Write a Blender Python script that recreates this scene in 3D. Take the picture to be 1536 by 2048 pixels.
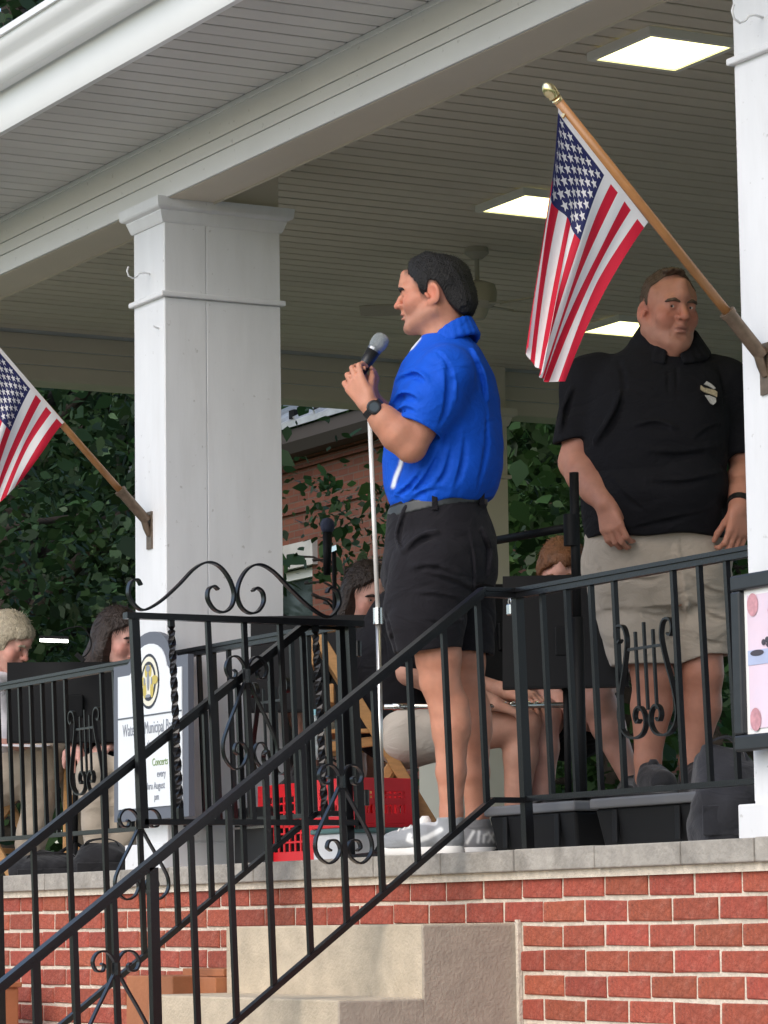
import bpy, bmesh, math, random
import numpy as np
from mathutils import Matrix, Vector

# ------------------------------------------------------------------ camera, sky, sun, exposure
scn = bpy.context.scene
for o in list(bpy.data.objects):
    bpy.data.objects.remove(o)
PX_F = 6588.5
YAW, PITCH, ROLL = [math.radians(a) for a in (-60.981, 7.146, -0.796)]
CAM = np.array([0.0, -4.88, 0.895])
_f = np.array([math.sin(YAW)*math.cos(PITCH), math.cos(YAW)*math.cos(PITCH), math.sin(PITCH)])
_r = np.cross(_f, [0, 0, 1]); _r /= np.linalg.norm(_r); _u = np.cross(_r, _f)
_c, _s = math.cos(ROLL), math.sin(ROLL)
CAMR = np.array([_c*_r+_s*_u, -_s*_r+_c*_u, _f])
cam_data = bpy.data.cameras.new('camera'); cam = bpy.data.objects.new('camera', cam_data)
scn.collection.objects.link(cam); scn.camera = cam
cam_data.sensor_fit = 'VERTICAL'; cam_data.sensor_height = 24.0
cam_data.lens = 24.0*PX_F/2048.0; cam_data.clip_start = 0.1; cam_data.clip_end = 3000
m4 = Matrix.Identity(4)
for i in range(3):
    m4[i][0], m4[i][1], m4[i][2], m4[i][3] = CAMR[0][i], CAMR[1][i], -CAMR[2][i], CAM[i]
cam.matrix_world = m4
cam_data.dof.use_dof = False

SUN_EL = math.radians(40)
world = bpy.data.worlds.new('World'); scn.world = world; world.use_nodes = True
wn = world.node_tree.nodes; wl = world.node_tree.links
bg = wn['Background']; bg.inputs['Strength'].default_value = 0.15
sky = wn.new('ShaderNodeTexSky'); sky.sky_type = 'NISHITA'; sky.sun_disc = False
sky.sun_elevation = SUN_EL; sky.air_density = 1.0; sky.dust_density = 2.0; sky.ozone_density = 1.0
wl.new(sky.outputs[0], bg.inputs['Color'])
# the sun stands behind the audience: direction towards the sun
sd = Vector((0.34*math.cos(SUN_EL), -0.94*math.cos(SUN_EL), math.sin(SUN_EL))).normalized()
sky.sun_rotation = math.atan2(sd.x, sd.y)
sun_data = bpy.data.lights.new('sun', 'SUN'); sun_data.energy = 0.62; sun_data.angle = math.radians(60)
sun_data.color = (1.0, 0.98, 0.96)
sun = bpy.data.objects.new('sun', sun_data); scn.collection.objects.link(sun)
sun.rotation_euler = sd.to_track_quat('Z', 'Y').to_euler(); sun.location = (0, -10, 20)
vs = scn.view_settings
vs.view_transform = 'Standard'; vs.look = 'None'; vs.gamma = 1.0; vs.exposure = 0.82
vs.use_curve_mapping = False

# ------------------------------------------------------------------ geometry of the place (metres; ground z = 0)
FLOOR = 1.10
R2 = np.array([math.cos(YAW), -math.sin(YAW), 0.0]); W2 = np.array([math.sin(YAW), math.cos(YAW), 0.0])
def ray(px, py):
    return CAMR.T @ np.array([(px-768)/PX_F, -(py-1024)/PX_F, 1.0])
def onplane(px, py, ax, val):
    d = ray(px, py); return CAM + d*((val-CAM[ax])/d[ax])
def at_depth(px, py, dep):
    d = ray(px, py); return CAM + d*(dep/np.dot(d, W2))
def loc(px, py, root, w=0.0):
    d = ray(px, py); root = np.asarray(root, float)
    t = (np.dot(root-CAM, W2)+w)/np.dot(d, W2); P = CAM+t*d-root
    return np.array([np.dot(P, R2), w, P[2]])

COL = scn.collection
def link(o): COL.objects.link(o); return o
def root_matrix(o):
    return Matrix.Translation(o.location) @ o.rotation_euler.to_matrix().to_4x4() @ Matrix.Diagonal((*o.scale, 1.0))
def world_matrix(o):
    m = root_matrix(o)
    if o.parent is not None:
        m = world_matrix(o.parent) @ o.matrix_parent_inverse @ m
    return m
def set_parent(o, p, keep=True):
    o.parent = p
    if keep: o.matrix_parent_inverse = world_matrix(p).inverted()
def tag(o, label=None, cat=None, group=None, kind=None):
    if label: o['label'] = label
    if cat: o['category'] = cat
    if group: o['group'] = group
    if kind: o['kind'] = kind
    return o
def thing(name, loc_=(0, 0, 0), rz=0.0, label=None, cat=None, group=None):
    o = bpy.data.objects.new(name, None); link(o); o.location = loc_; o.rotation_euler = (0, 0, rz)
    o.empty_display_size = 0.1
    return tag(o, label, cat, group)
def copy_tree(o, delta=None, parent=None):
    c = o.copy(); link(c)
    if parent is not None:
        mpi = o.matrix_parent_inverse.copy(); c.parent = parent; c.matrix_parent_inverse = mpi
    if delta is not None: c.location = Vector(o.location)+Vector(delta)
    for ch in list(o.children): copy_tree(ch, None, c)
    return c

class MB:
    """collects simple shapes; build() links them as one mesh object"""
    def __init__(s): s.v = []; s.f = []
    def add(s, vs_, fs_):
        b = len(s.v); s.v += [tuple(p) for p in vs_]; s.f += [tuple(b+i for i in f) for f in fs_]; return s
    def box(s, x0, x1, y0, y1, z0, z1):
        return s.add([(x0,y0,z0),(x1,y0,z0),(x1,y1,z0),(x0,y1,z0),(x0,y0,z1),(x1,y0,z1),(x1,y1,z1),(x0,y1,z1)],
            [(0,3,2,1),(4,5,6,7),(0,1,5,4),(1,2,6,5),(2,3,7,6),(3,0,4,7)])
    def bar(s, a, b, w, h, up=(0,0,1)):
        a = Vector(a); b = Vector(b); d = (b-a).normalized(); up = Vector(up)
        if abs(d.dot(up)) > 0.99: up = Vector((0,1,0))
        x = d.cross(up).normalized(); y = x.cross(d).normalized()
        q = [a+x*sx*w/2+y*sy*h/2 for sx, sy in ((-1,-1),(1,-1),(1,1),(-1,1))]
        q += [b+x*sx*w/2+y*sy*h/2 for sx, sy in ((-1,-1),(1,-1),(1,1),(-1,1))]
        return s.add(q, [(3,2,1,0),(4,5,6,7),(0,1,5,4),(1,2,6,5),(2,3,7,6),(3,0,4,7)])
    def tube(s, pts, r, n=8, caps=True):
        pts = [Vector(p) for p in pts]; rs = r if hasattr(r, '__len__') else [r]*len(pts)
        b = len(s.v); prev = None
        for i, p in enumerate(pts):
            t = (pts[min(i+1, len(pts)-1)]-pts[max(i-1, 0)]).normalized()
            if prev is None:
                x = t.cross(Vector((0,0,1)) if abs(t.z) < .95 else Vector((1,0,0))).normalized()
            else: x = (prev-t*prev.dot(t)).normalized()
            prev = x; y = t.cross(x)
            for k in range(n):
                a = 2*math.pi*k/n; s.v.append(tuple(p+(x*math.cos(a)+y*math.sin(a))*rs[i]))
        for i in range(len(pts)-1):
            for k in range(n):
                s.f.append((b+i*n+k, b+i*n+(k+1)%n, b+(i+1)*n+(k+1)%n, b+(i+1)*n+k))
        if caps:
            s.f.append(tuple(b+k for k in reversed(range(n)))); e = b+(len(pts)-1)*n; s.f.append(tuple(e+k for k in range(n)))
        return s
    def sweep(s, pts, side, w, t):
        """flat bar: width w along the fixed direction side, thickness t in the plane of the path"""
        pts = [Vector(p) for p in pts]; side = Vector(side).normalized(); b = len(s.v)
        for i, p in enumerate(pts):
            d = (pts[min(i+1, len(pts)-1)]-pts[max(i-1, 0)]).normalized(); nrm = d.cross(side).normalized()
            for a, c in ((-1,-1),(1,-1),(1,1),(-1,1)): s.v.append(tuple(p+side*a*w/2+nrm*c*t/2))
        for i in range(len(pts)-1):
            for k in range(4): s.f.append((b+i*4+k, b+i*4+(k+1)%4, b+(i+1)*4+(k+1)%4, b+(i+1)*4+k))
        s.f.append((b+3, b+2, b+1, b)); e = b+(len(pts)-1)*4; s.f.append((e, e+1, e+2, e+3)); return s
    def lathe(s, prof, org=(0,0,0), n=20, axis=None):
        """prof: list of (r, h) along axis"""
        org = Vector(org); ax = Vector(axis or (0,0,1)).normalized()
        x = ax.cross(Vector((0,0,1)) if abs(ax.z) < .9 else Vector((1,0,0))).normalized(); y = ax.cross(x); b = len(s.v)
        for r, h in prof:
            for k in range(n):
                a = 2*math.pi*k/n; s.v.append(tuple(org+ax*h+(x*math.cos(a)+y*math.sin(a))*max(r, 1e-5)))
        for i in range(len(prof)-1):
            for k in range(n): s.f.append((b+i*n+k, b+i*n+(k+1)%n, b+(i+1)*n+(k+1)%n, b+(i+1)*n+k))
        s.f.append(tuple(b+k for k in reversed(range(n)))); e = b+(len(prof)-1)*n; s.f.append(tuple(e+k for k in range(n))); return s
    def extrude_x(s, prof, x0, x1, closed=True):
        n = len(prof); b = len(s.v)
        for x in (x0, x1): s.v += [(x, p[0], p[1]) for p in prof]
        for k in range(n if closed else n-1): s.f.append((b+k, b+(k+1)%n, b+n+(k+1)%n, b+n+k))
        if closed: s.f.append(tuple(b+k for k in reversed(range(n)))); s.f.append(tuple(b+n+k for k in range(n)))
        return s
    def mesh(s, name):
        me = bpy.data.meshes.new(name); me.from_pydata(s.v, [], s.f)
        bm = bmesh.new(); bm.from_mesh(me); bmesh.ops.recalc_face_normals(bm, faces=bm.faces); bm.to_mesh(me); bm.free()
        return me
    def build(s, name, mat, parent=None, smooth=False, bevel=0.0, seg=2, auto=None):
        me = s.mesh(name); o = bpy.data.objects.new(name, me); link(o)
        if mat is not None: me.materials.append(mat)
        if smooth: me.polygons.foreach_set('use_smooth', [True]*len(me.polygons))
        if auto:
            bm = bmesh.new(); bm.from_mesh(me)
            for e in bm.edges:
                e.smooth = not (len(e.link_faces) == 2 and e.calc_face_angle(0) > auto)
            for f in bm.faces: f.smooth = True
            bm.to_mesh(me); bm.free()
        if bevel:
            md = o.modifiers.new('bevel', 'BEVEL'); md.width = bevel; md.segments = seg; md.limit_method = 'ANGLE'
        if parent is not None: set_parent(o, parent)
        return o
def box_of(name, mat, parent, *b, bevel=0.0): return MB().box(*b).build(name, mat, parent, bevel=bevel)

# ------------------------------------------------------------------ materials
MATS = {}
def mat(name, col, rough=0.6, metal=0.0, var=0.0, scale=8.0, bump=0.0, bscale=60.0, dirt=0.0, dirtcol=(0.1,0.09,0.07), dscale=3.0,
        spec=0.5, sss=0.0, emis=None, estr=0.0, coords='Object', stretch=None, coat=0.0, objvar=0.0, huevar=0.0, attr=None, trans=0.0, speck=0.0):
    if name in MATS: return MATS[name]
    m = bpy.data.materials.new(name); m.use_nodes = True; nt = m.node_tree; N = nt.nodes; Lk = nt.links
    p = N['Principled BSDF']; p.inputs['Roughness'].default_value = rough; p.inputs['Metallic'].default_value = metal
    p.inputs['Specular IOR Level'].default_value = spec
    tc = N.new('ShaderNodeTexCoord'); src = tc.outputs[coords]
    if stretch:
        mp = N.new('ShaderNodeMapping'); mp.inputs['Scale'].default_value = stretch; Lk.new(src, mp.inputs['Vector']); src = mp.outputs[0]
    rgb = N.new('ShaderNodeRGB'); rgb.outputs[0].default_value = (*col, 1); out = rgb.outputs[0]
    if attr:
        at = N.new('ShaderNodeAttribute'); at.attribute_name = attr; out = at.outputs['Color']
    if var:
        nz = N.new('ShaderNodeTexNoise'); nz.inputs['Scale'].default_value = scale; nz.inputs['Detail'].default_value = 6
        Lk.new(src, nz.inputs['Vector'])
        mr = N.new('ShaderNodeMapRange'); mr.inputs[1].default_value = .25; mr.inputs[2].default_value = .75
        mr.inputs[3].default_value = 1-var; mr.inputs[4].default_value = 1+var; Lk.new(nz.outputs[0], mr.inputs[0])
        mx = N.new('ShaderNodeMix'); mx.data_type = 'RGBA'; mx.blend_type = 'MULTIPLY'; mx.inputs['Factor'].default_value = 1
        Lk.new(out, mx.inputs['A']); Lk.new(mr.outputs[0], mx.inputs['B']); out = mx.outputs['Result']
    if objvar or huevar:
        oi = N.new('ShaderNodeObjectInfo'); hs = N.new('ShaderNodeHueSaturation')
        mr = N.new('ShaderNodeMapRange'); mr.inputs[3].default_value = 1-objvar; mr.inputs[4].default_value = 1+objvar
        Lk.new(oi.outputs['Random'], mr.inputs[0]); Lk.new(mr.outputs[0], hs.inputs['Value'])
        if huevar:
            m2 = N.new('ShaderNodeMath'); m2.operation = 'MULTIPLY'; m2.inputs[1].default_value = 7.31; Lk.new(oi.outputs['Random'], m2.inputs[0])
            m3 = N.new('ShaderNodeMath'); m3.operation = 'FRACT'; Lk.new(m2.outputs[0], m3.inputs[0])
            mr2 = N.new('ShaderNodeMapRange'); mr2.inputs[3].default_value = .5-huevar; mr2.inputs[4].default_value = .5+huevar
            Lk.new(m3.outputs[0], mr2.inputs[0]); Lk.new(mr2.outputs[0], hs.inputs['Hue'])
        Lk.new(out, hs.inputs['Color']); out = hs.outputs[0]
    if dirt:
        nz = N.new('ShaderNodeTexNoise'); nz.inputs['Scale'].default_value = dscale; nz.inputs['Detail'].default_value = 9
        nz.inputs['Roughness'].default_value = .65; Lk.new(src, nz.inputs['Vector'])
        cr = N.new('ShaderNodeMapRange'); cr.inputs[1].default_value = .5; cr.inputs[2].default_value = .8; cr.inputs[4].default_value = dirt
        Lk.new(nz.outputs[0], cr.inputs[0])
        mx = N.new('ShaderNodeMix'); mx.data_type = 'RGBA'; Lk.new(cr.outputs[0], mx.inputs['Factor'])
        Lk.new(out, mx.inputs['A']); mx.inputs['B'].default_value = (*dirtcol, 1); out = mx.outputs['Result']
    if speck:
        nz = N.new('ShaderNodeTexNoise'); nz.inputs['Scale'].default_value = 38; nz.inputs['Detail'].default_value = 3; Lk.new(tc.outputs[coords], nz.inputs['Vector'])
        cr = N.new('ShaderNodeMapRange'); cr.inputs[1].default_value = .69; cr.inputs[2].default_value = .76; cr.inputs[4].default_value = speck; Lk.new(nz.outputs[0], cr.inputs[0])
        mx = N.new('ShaderNodeMix'); mx.data_type = 'RGBA'; Lk.new(cr.outputs[0], mx.inputs['Factor']); Lk.new(out, mx.inputs['A']); mx.inputs['B'].default_value = (.30,.28,.25,1); out = mx.outputs['Result']
    Lk.new(out, p.inputs['Base Color'])
    if bump:
        nb = N.new('ShaderNodeTexNoise'); nb.inputs['Scale'].default_value = bscale; nb.inputs['Detail'].default_value = 5
        Lk.new(src, nb.inputs['Vector']); b = N.new('ShaderNodeBump'); b.inputs['Strength'].default_value = bump; b.inputs['Distance'].default_value = .01
        Lk.new(nb.outputs[0], b.inputs['Height']); Lk.new(b.outputs[0], p.inputs['Normal'])
    if sss:
        p.inputs['Subsurface Weight'].default_value = sss; p.inputs['Subsurface Radius'].default_value = (1, .35, .2); p.inputs['Subsurface Scale'].default_value = .006
    if coat: p.inputs['Coat Weight'].default_value = coat
    if trans: p.inputs['Transmission Weight'].default_value = trans
    if emis:
        p.inputs['Emission Color'].default_value = (*emis, 1); p.inputs['Emission Strength'].default_value = estr
    MATS[name] = m; return m

M_white = mat('white_paint', (.71,.715,.72), .42, var=.05, scale=5, dirt=.22, dirtcol=(.44,.42,.39), dscale=3.5, bump=.04, bscale=40, stretch=(3,3,.6), speck=.45)
M_soffit = mat('vinyl_soffit', (.60,.585,.55), .42, var=.03, scale=3, objvar=.035)
M_ceiling = mat('vinyl_ceiling', (.62,.555,.445), .45, var=.04, scale=3, objvar=.04)
M_back = mat('dark_backing', (.03,.028,.025), .9)
M_beam = mat('beam_cladding', (.70,.70,.68), .40, var=.03, scale=2.5, speck=.4, dirt=.18, dirtcol=(.35,.33,.29), dscale=1.5)
M_gutter = mat('gutter_aluminium', (.82,.83,.82), .28, var=.02, scale=4)
M_brick = mat('brick_red', (.335,.074,.041), .85, var=.30, scale=60, bump=.7, bscale=110, objvar=.15, huevar=.005, dirt=.45, dirtcol=(.40,.19,.14), dscale=26)
M_mortar = mat('mortar', (.66,.58,.47), .95, var=.18, scale=40, bump=.6, bscale=120, dirt=.4, dirtcol=(.42,.36,.29), dscale=8)
M_coping = mat('coping_concrete', (.32,.295,.255), .9, var=.28, scale=16, bump=.5, bscale=70, objvar=.08, dirt=.75, dirtcol=(.15,.135,.11), dscale=9)
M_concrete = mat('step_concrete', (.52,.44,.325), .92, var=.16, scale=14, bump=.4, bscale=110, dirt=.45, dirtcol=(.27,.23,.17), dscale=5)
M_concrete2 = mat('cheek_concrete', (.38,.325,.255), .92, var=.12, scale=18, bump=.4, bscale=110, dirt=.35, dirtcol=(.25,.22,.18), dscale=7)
M_floor = mat('platform_floor', (.36,.34,.31), .85, var=.1, scale=6)
M_roof = mat('roof_shingle', (.09,.08,.075), .9, var=.3, scale=30)
M_iron = mat('black_iron', (.005,.005,.006), .28, var=.15, scale=30, bump=.10, bscale=160, spec=.5)
M_light = mat('light_panel', (.9,.88,.8), .5, emis=(1.0,.95,.40), estr=1.9)
M_lightframe = mat('light_frame', (.75,.73,.66), .5)
M_grass = mat('lawn', (.05,.085,.025), .95, var=.4, scale=3)

# ------------------------------------------------------------------ ground
g = MB().box(-400, 400, -400, 400, -0.4, 0.0).build('ground', M_grass); tag(g, kind='structure')
pv = MB().box(-13.5, -2, -6.2, -0.03, -0.2, 0.004).build('pavement', mat('pavement_concrete', (.42,.40,.37), .9, var=.16, scale=12)); tag(pv, kind='structure')

# ------------------------------------------------------------------ bandstand
XL, XR, YB = -14.55, -2.95, 7.62
CEIL, BEAM_Z = 3.735, 3.51
bandstand = thing('bandstand', (-8.75, 3.8, 0), 0, 'open white columned bandstand with brick base and pale ribbed ceiling', 'bandstand')
box_of('floor', M_floor, bandstand, XL+.05, XR-.05, .04, YB-.05, FLOOR-.12, FLOOR)

# brick base: mortar core, bricks laid in running bond
wall = box_of('brick_wall', M_mortar, bandstand, XL+.01, XR-.01, .006, YB-.006, 0.0, 1.037)
random.seed(4)
BW, BH, PITCHX, PITCHZ = .2035, .0565, .2155, .0677
brick_meshes = []
for k in range(8):
    b = MB(); rr = random.Random(k); j = lambda a=.0022: rr.uniform(-a, a)
    hx, hz, d = BW/2, BH/2, .055
    vs_ = []
    for (x, z) in ((-hx,-hz),(hx,-hz),(hx,hz),(-hx,hz)): vs_.append((x+j(), d, z+j()))
    ed = .0035
    for (x, z) in ((-hx,-hz),(hx,-hz),(hx,hz),(-hx,hz)): vs_.append((x+j(), ed+j(.001), z+j()))
    for (x, z) in ((-hx+ed,-hz+ed),(hx-ed,-hz+ed),(hx-ed,hz-ed),(-hx+ed,hz-ed)): vs_.append((x+j(), j(.0012), z+j()))
    b.add(vs_, [(0,1,5,4),(1,2,6,5),(2,3,7,6),(3,0,4,7),(4,5,9,8),(5,6,10,9),(6,7,11,10),(7,4,8,11),(8,9,10,11)])
    me = b.mesh('brick'); me.materials.append(M_brick); brick_meshes.append(me)
ST_X0, ST_X1 = -9.30, -8.05
rest = MB(); nb = 0
for r in range(15):
    zc = .959 + .0338 - PITCHZ*r
    if zc < .03: break
    off = -7.703 - (.1075 if r % 2 == 0 else 0) + .004*math.sin(r*2.3)
    n0 = int((XL-off)/PITCHX)-1
    for k in range(n0, 40):
        x0 = off + PITCHX*k + .006; x1 = x0 + BW
        if x1 < XL+.02 or x0 > XR-.05: continue
        x0 = max(x0, XL+.005); x1 = min(x1, XR-.005)
        pieces = [(x0, x1)]
        if zc < .91:                     # the concrete stair stands against the wall
            pieces = []
            if x0 < ST_X0-.02: pieces.append((x0, min(x1, ST_X0-.016)))
            if x1 > ST_X1+.02:
                a = max(x0, ST_X1+.016)
                pieces.append((a, x1))
        for a, c in pieces:
            if c-a < .02: continue
            vis = (zc > .55 and a < -6.6 and c > -12.35)
            if vis:
                o = bpy.data.objects.new('brick', random.choice(brick_meshes)); link(o)
                o.location = ((a+c)/2, random.uniform(-.0015, .0015), zc+random.uniform(-.001, .001)); o.scale = ((c-a)/BW, 1, 1)
                set_parent(o, wall); nb += 1
            else: rest.box(a, c, 0, .05, zc-BH/2, zc+BH/2)
ro = rest.build('brick_course', M_brick, wall); ro['kind'] = 'stuff'
# coping stones
xs = [XL]; random.seed(9)
cuts = [onplane(px, 1700, 1, -.03)[0] for px in (88, 240, 335, 505, 745, 880, 1026, 1187, 1360, 1508)]
left = [];  x = cuts[0]
while x > XL+.3: x -= .46; left.append(x)
cuts = sorted(left)+cuts; x = cuts[-1]
while x < XR-.5: x += .36; cuts.append(x)
edges = [XL-.03]+[c for c in cuts if XL+.1 < c < XR-.1]+[XR+.03]
for a, c in zip(edges[:-1], edges[1:]):
    box_of('coping_stone', M_coping, bandstand, a+.003, c-.003, -.03+random.uniform(-.002,.002), .42, 1.040, FLOOR+.0015+random.uniform(-.001,.0015), bevel=.004)
box_of('coping_bed', M_mortar, bandstand, XL-.01, XR+.01, -.012, .40, 1.017, 1.0415)

# concrete stair: risers face the audience
stair = thing('stair_block', (-8.67, -.3, 0)); stair.parent = bandstand; stair.matrix_parent_inverse = world_matrix(bandstand).inverted()
for i, (y0, zt) in enumerate(((-.306, .897), (-.574, .693), (-.86, .49), (-1.15, .29), (-1.44, .095))):
    yb = .004 if i == 0 else (-.306, -.574, -.86, -1.15)[i-1] + .0
    st = MB().box(ST_X0+.004*i, ST_X1-.012, y0, yb-.001 if i else -.002, 0.0, zt)
    st.build('step', M_concrete, stair, bevel=.006)
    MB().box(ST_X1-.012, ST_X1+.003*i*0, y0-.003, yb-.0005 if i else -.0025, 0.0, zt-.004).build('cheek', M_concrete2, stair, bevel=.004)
MB().box(ST_X1-.002, ST_X1+.014, -.008, .004, 0, .905).build('joint', M_mortar, stair)

# columns
def column(x0, x1, y0, y1, top=BEAM_Z+.003, M_white=M_white):
    cx, cy = (x0+x1)/2, (y0+y1)/2
    s = .004
    c = MB().box(x0, x1, y0, y1, FLOOR+.08, 3.44).build('column', M_white, bandstand, bevel=.003)
    # boards: the wide sides are made of two boards with an open joint
    for xs_ in ((x1, x1+s), (x0-s, x0)):
        ym = y0+.167*(y1-y0)/.47
        for ya, yb_ in ((y0+.002, ym-.002), (ym+.002, y1-.002)):
            for za, zb in ((FLOOR+.10, 3.148), (3.152, 3.428)):
                MB().box(xs_[0], xs_[1], ya, yb_, za, zb).build('board', M_white, c, bevel=.0012)
    p = .032
    MB().box(x0-p, x1+p, y0-p, y1+p, FLOOR+.001, FLOOR+.092).build('plinth', M_white, c, bevel=.004)
    MB().box(x0-.017, x1+.017, y0-.017, y1+.017, 3.152, 3.172).build('band', M_white, c, bevel=.005)
    cp = MB()
    prof = [(.006,3.425),(.010,3.432),(.018,3.455),(.021,3.463),(.021,3.468),(.036,3.474),(.040,3.480),(.043,top)]
    b = len(cp.v)
    for q, z in prof:
        cp.v += [(x0-q,y0-q,z),(x1+q,y0-q,z),(x1+q,y1+q,z),(x0-q,y1+q,z)]
    for i in range(len(prof)-1):
        for k in range(4): cp.f.append((b+i*4+k, b+i*4+(k+1)%4, b+(i+1)*4+(k+1)%4, b+(i+1)*4+k))
    cp.f.append((b+3,b+2,b+1,b)); e = b+(len(prof)-1)*4; cp.f.append((e,e+1,e+2,e+3))
    cp.build('capital', M_white, c)
    MB().box(x0+.002, x1-.002, y0+.195, y1-.002, top, CEIL-.002).build('column_head', M_ceiling, c)
    return c
colA = column(-10.845, -10.588, .10, .57)
colB = column(-7.020, -6.763, .10, .57)
column(-14.50, -14.243, .10, .57); column(-3.25, -2.993, .10, .57)
M_white_dimmed = mat('white_paint_dimmed', (.56,.52,.42), .5, var=.05, scale=4)  # side columns: white paint with their dim, warm light put into the colour
def column_side(x0, x1, y0, y1): return column(x0, x1, y0, y1, M_white=M_white_dimmed)
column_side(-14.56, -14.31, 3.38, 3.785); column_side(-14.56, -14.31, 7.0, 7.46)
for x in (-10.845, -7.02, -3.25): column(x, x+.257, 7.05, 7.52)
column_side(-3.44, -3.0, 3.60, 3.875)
# screw hooks in the columns
def hook(x, z, parent, s=1.0):
    pts = []
    for y, dz in ((.10, 0), (.075, .002), (.055, -.003), (.045, -.016), (.028, -.024), (.010, -.016), (.004, .002), (.010, .018)):
        pts.append((x+ (.10-y)*.10, .10-(.10-y)*s, z+dz*s))
    MB().tube(pts, .0032, 6).build('hook', M_white, parent, smooth=True)
h1 = onplane(300, 548, 1, .1); hook(h1[0], h1[2], colA, 1.0)
h2 = onplane(318, 657, 1, .1); MB().tube([(h2[0], .10, h2[2]), (h2[0]+.004, .075, h2[2]+.006)], .003, 6).build('hook', M_white, colA)
h3 = onplane(1526, 35, 1, .1); hook(h3[0], h3[2], colB, 1.1)

# beams (boxed, with cladding joints on the outer face)
def beam_x(y0, y1, xa, xb, outer):
    bm_ = MB().box(xa, xb, y0+.004, y1-.004, BEAM_Z+.004, CEIL+.05).build('beam', M_beam, bandstand)
    f0, f1 = (y0-.008, y0+.003) if outer < 0 else (y1-.003, y1+.008)
    for za, zb in ((BEAM_Z-.002, BEAM_Z+.072), (BEAM_Z+.0755, BEAM_Z+.122), (BEAM_Z+.1255, CEIL-.016)):
        MB().box(xa, xb, f0, f1, za, zb).build('cladding', M_beam, bm_, bevel=.002)
    MB().box(xa, xb, f0-.010 if outer < 0 else f1, f0 if outer < 0 else f1+.010, CEIL-.018, CEIL-.001).build('trim', M_beam, bm_, bevel=.002)
    MB().box(xa, xb, y0+.0035, y1-.002, BEAM_Z-.004, BEAM_Z+.003).build('underside', M_ceiling, bm_, bevel=.002)
    MB().box(xa, xb, y1-.010, y1-.002, BEAM_Z-.010, BEAM_Z-.004).build('edge_trim', M_ceiling, bm_)
beam_x(.10, .29, XL+.06, XR-.06, -1)
beam_x(YB-.29, YB-.10, XL+.06, XR-.06, 1)
def beam_y(x0, x1, inner):
    bm_ = MB().box(x0, x1, .296, YB-.296, BEAM_Z+.004, CEIL+.05).build('beam', M_beam, bandstand)
    f = (x1, x1+.006) if inner > 0 else (x0-.006, x0)
    for za, zb in ((BEAM_Z-.002, BEAM_Z+.068), (BEAM_Z+.073, BEAM_Z+.143), (BEAM_Z+.148, CEIL-.004)):
        MB().box(f[0], f[1], .30, YB-.30, za, zb).build('cladding', M_ceiling, bm_, bevel=.002)
    MB().box(x0+.002, x1-.002, .30, YB-.30, BEAM_Z-.004, BEAM_Z+.003).build('underside', M_ceiling, bm_)
beam_y(-14.61, -14.42, 1); beam_y(-3.08, -2.89, -1)

# soffit and ceiling boards (each a board, dark gap between)
ceil_back = MB().box(XL-.45, XR+.45, -.46, YB+.46, CEIL+.014, CEIL+.03).build('ceiling', M_back, bandstand)
def board_mesh(y0, y1, w, m_):
    b = MB(); t = .012
    prof = [(-w/2, .010), (-w/2, .002), (-w/2+.004, 0), (w/2-.004, 0), (w/2, .002), (w/2, .010)]
    for y in (y0, y1): b.v += [(x, y, z) for x, z in prof]
    n = len(prof)
    for k in range(n): b.f.append((k, (k+1) % n, n+(k+1) % n, n+k))
    b.f.append(tuple(range(n))[::-1]); b.f.append(tuple(range(n, 2*n)))
    me = b.mesh('board'); me.materials.append(m_); return me
bs = board_mesh(-.462, .085, .0955, M_soffit); bc = board_mesh(.287, YB-.287, .0900, M_ceiling)
x = -14.94
while x < XR+.4:
    for me, nm in ((bs, 'soffit_board'), (bc, 'ceiling_board')):
        if nm == 'ceiling_board' and not (-14.38 < x < -3.1): continue
        o = bpy.data.objects.new(nm, me); link(o); o.location = (x, 0, CEIL+random.uniform(-.0006, .0006)); set_parent(o, ceil_back)
    x += .1062
for nm, xa, xb in (('end_soffit', XL-.45, XL-.06), ('end_soffit', XR+.06, XR+.45)):
    MB().box(xa, xb, .09, YB+.46, CEIL+.0005, CEIL+.012).build(nm, M_soffit, ceil_back)
# eaves: fascia, gutter, drip edge, roof
fas = MB().extrude_x([(-.448,CEIL-.006),(-.470,CEIL-.006),(-.478,CEIL+.012),(-.486,CEIL+.055),(-.494,CEIL+.10),(-.500,CEIL+.126),(-.508,CEIL+.132),(-.508,CEIL+.15),(-.448,CEIL+.15)], XL-.55, XR+.55)
fas.build('fascia', M_gutter, bandstand, auto=.6)
gut = MB().extrude_x([(-.509,CEIL+.118),(-.545,CEIL+.118),(-.560,CEIL+.128),(-.572,CEIL+.150),(-.576,CEIL+.172),(-.584,CEIL+.186),(-.600,CEIL+.200),(-.612,CEIL+.222),(-.614,CEIL+.240),(-.626,CEIL+.240),(-.628,CEIL+.262),(-.610,CEIL+.264),(-.606,CEIL+.24),(-.509,CEIL+.235)], XL-.60, XR+.60)
gut.build('gutter', M_gutter, bandstand, auto=.5)
rf = MB(); e = .60
A = [(XL-e,-.52,CEIL+.225),(XR+e,-.52,CEIL+.225),(XR+e,YB+.52,CEIL+.225),(XL-e,YB+.52,CEIL+.225)]
rf.add(A+[(XL+4.2,YB/2,CEIL+2.3),(XR-4.2,YB/2,CEIL+2.3)], [(0,1,5,4),(1,2,5),(2,3,4,5),(3,0,4),(3,2,1,0)])
rf.build('roof', M_roof, bandstand)

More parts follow.
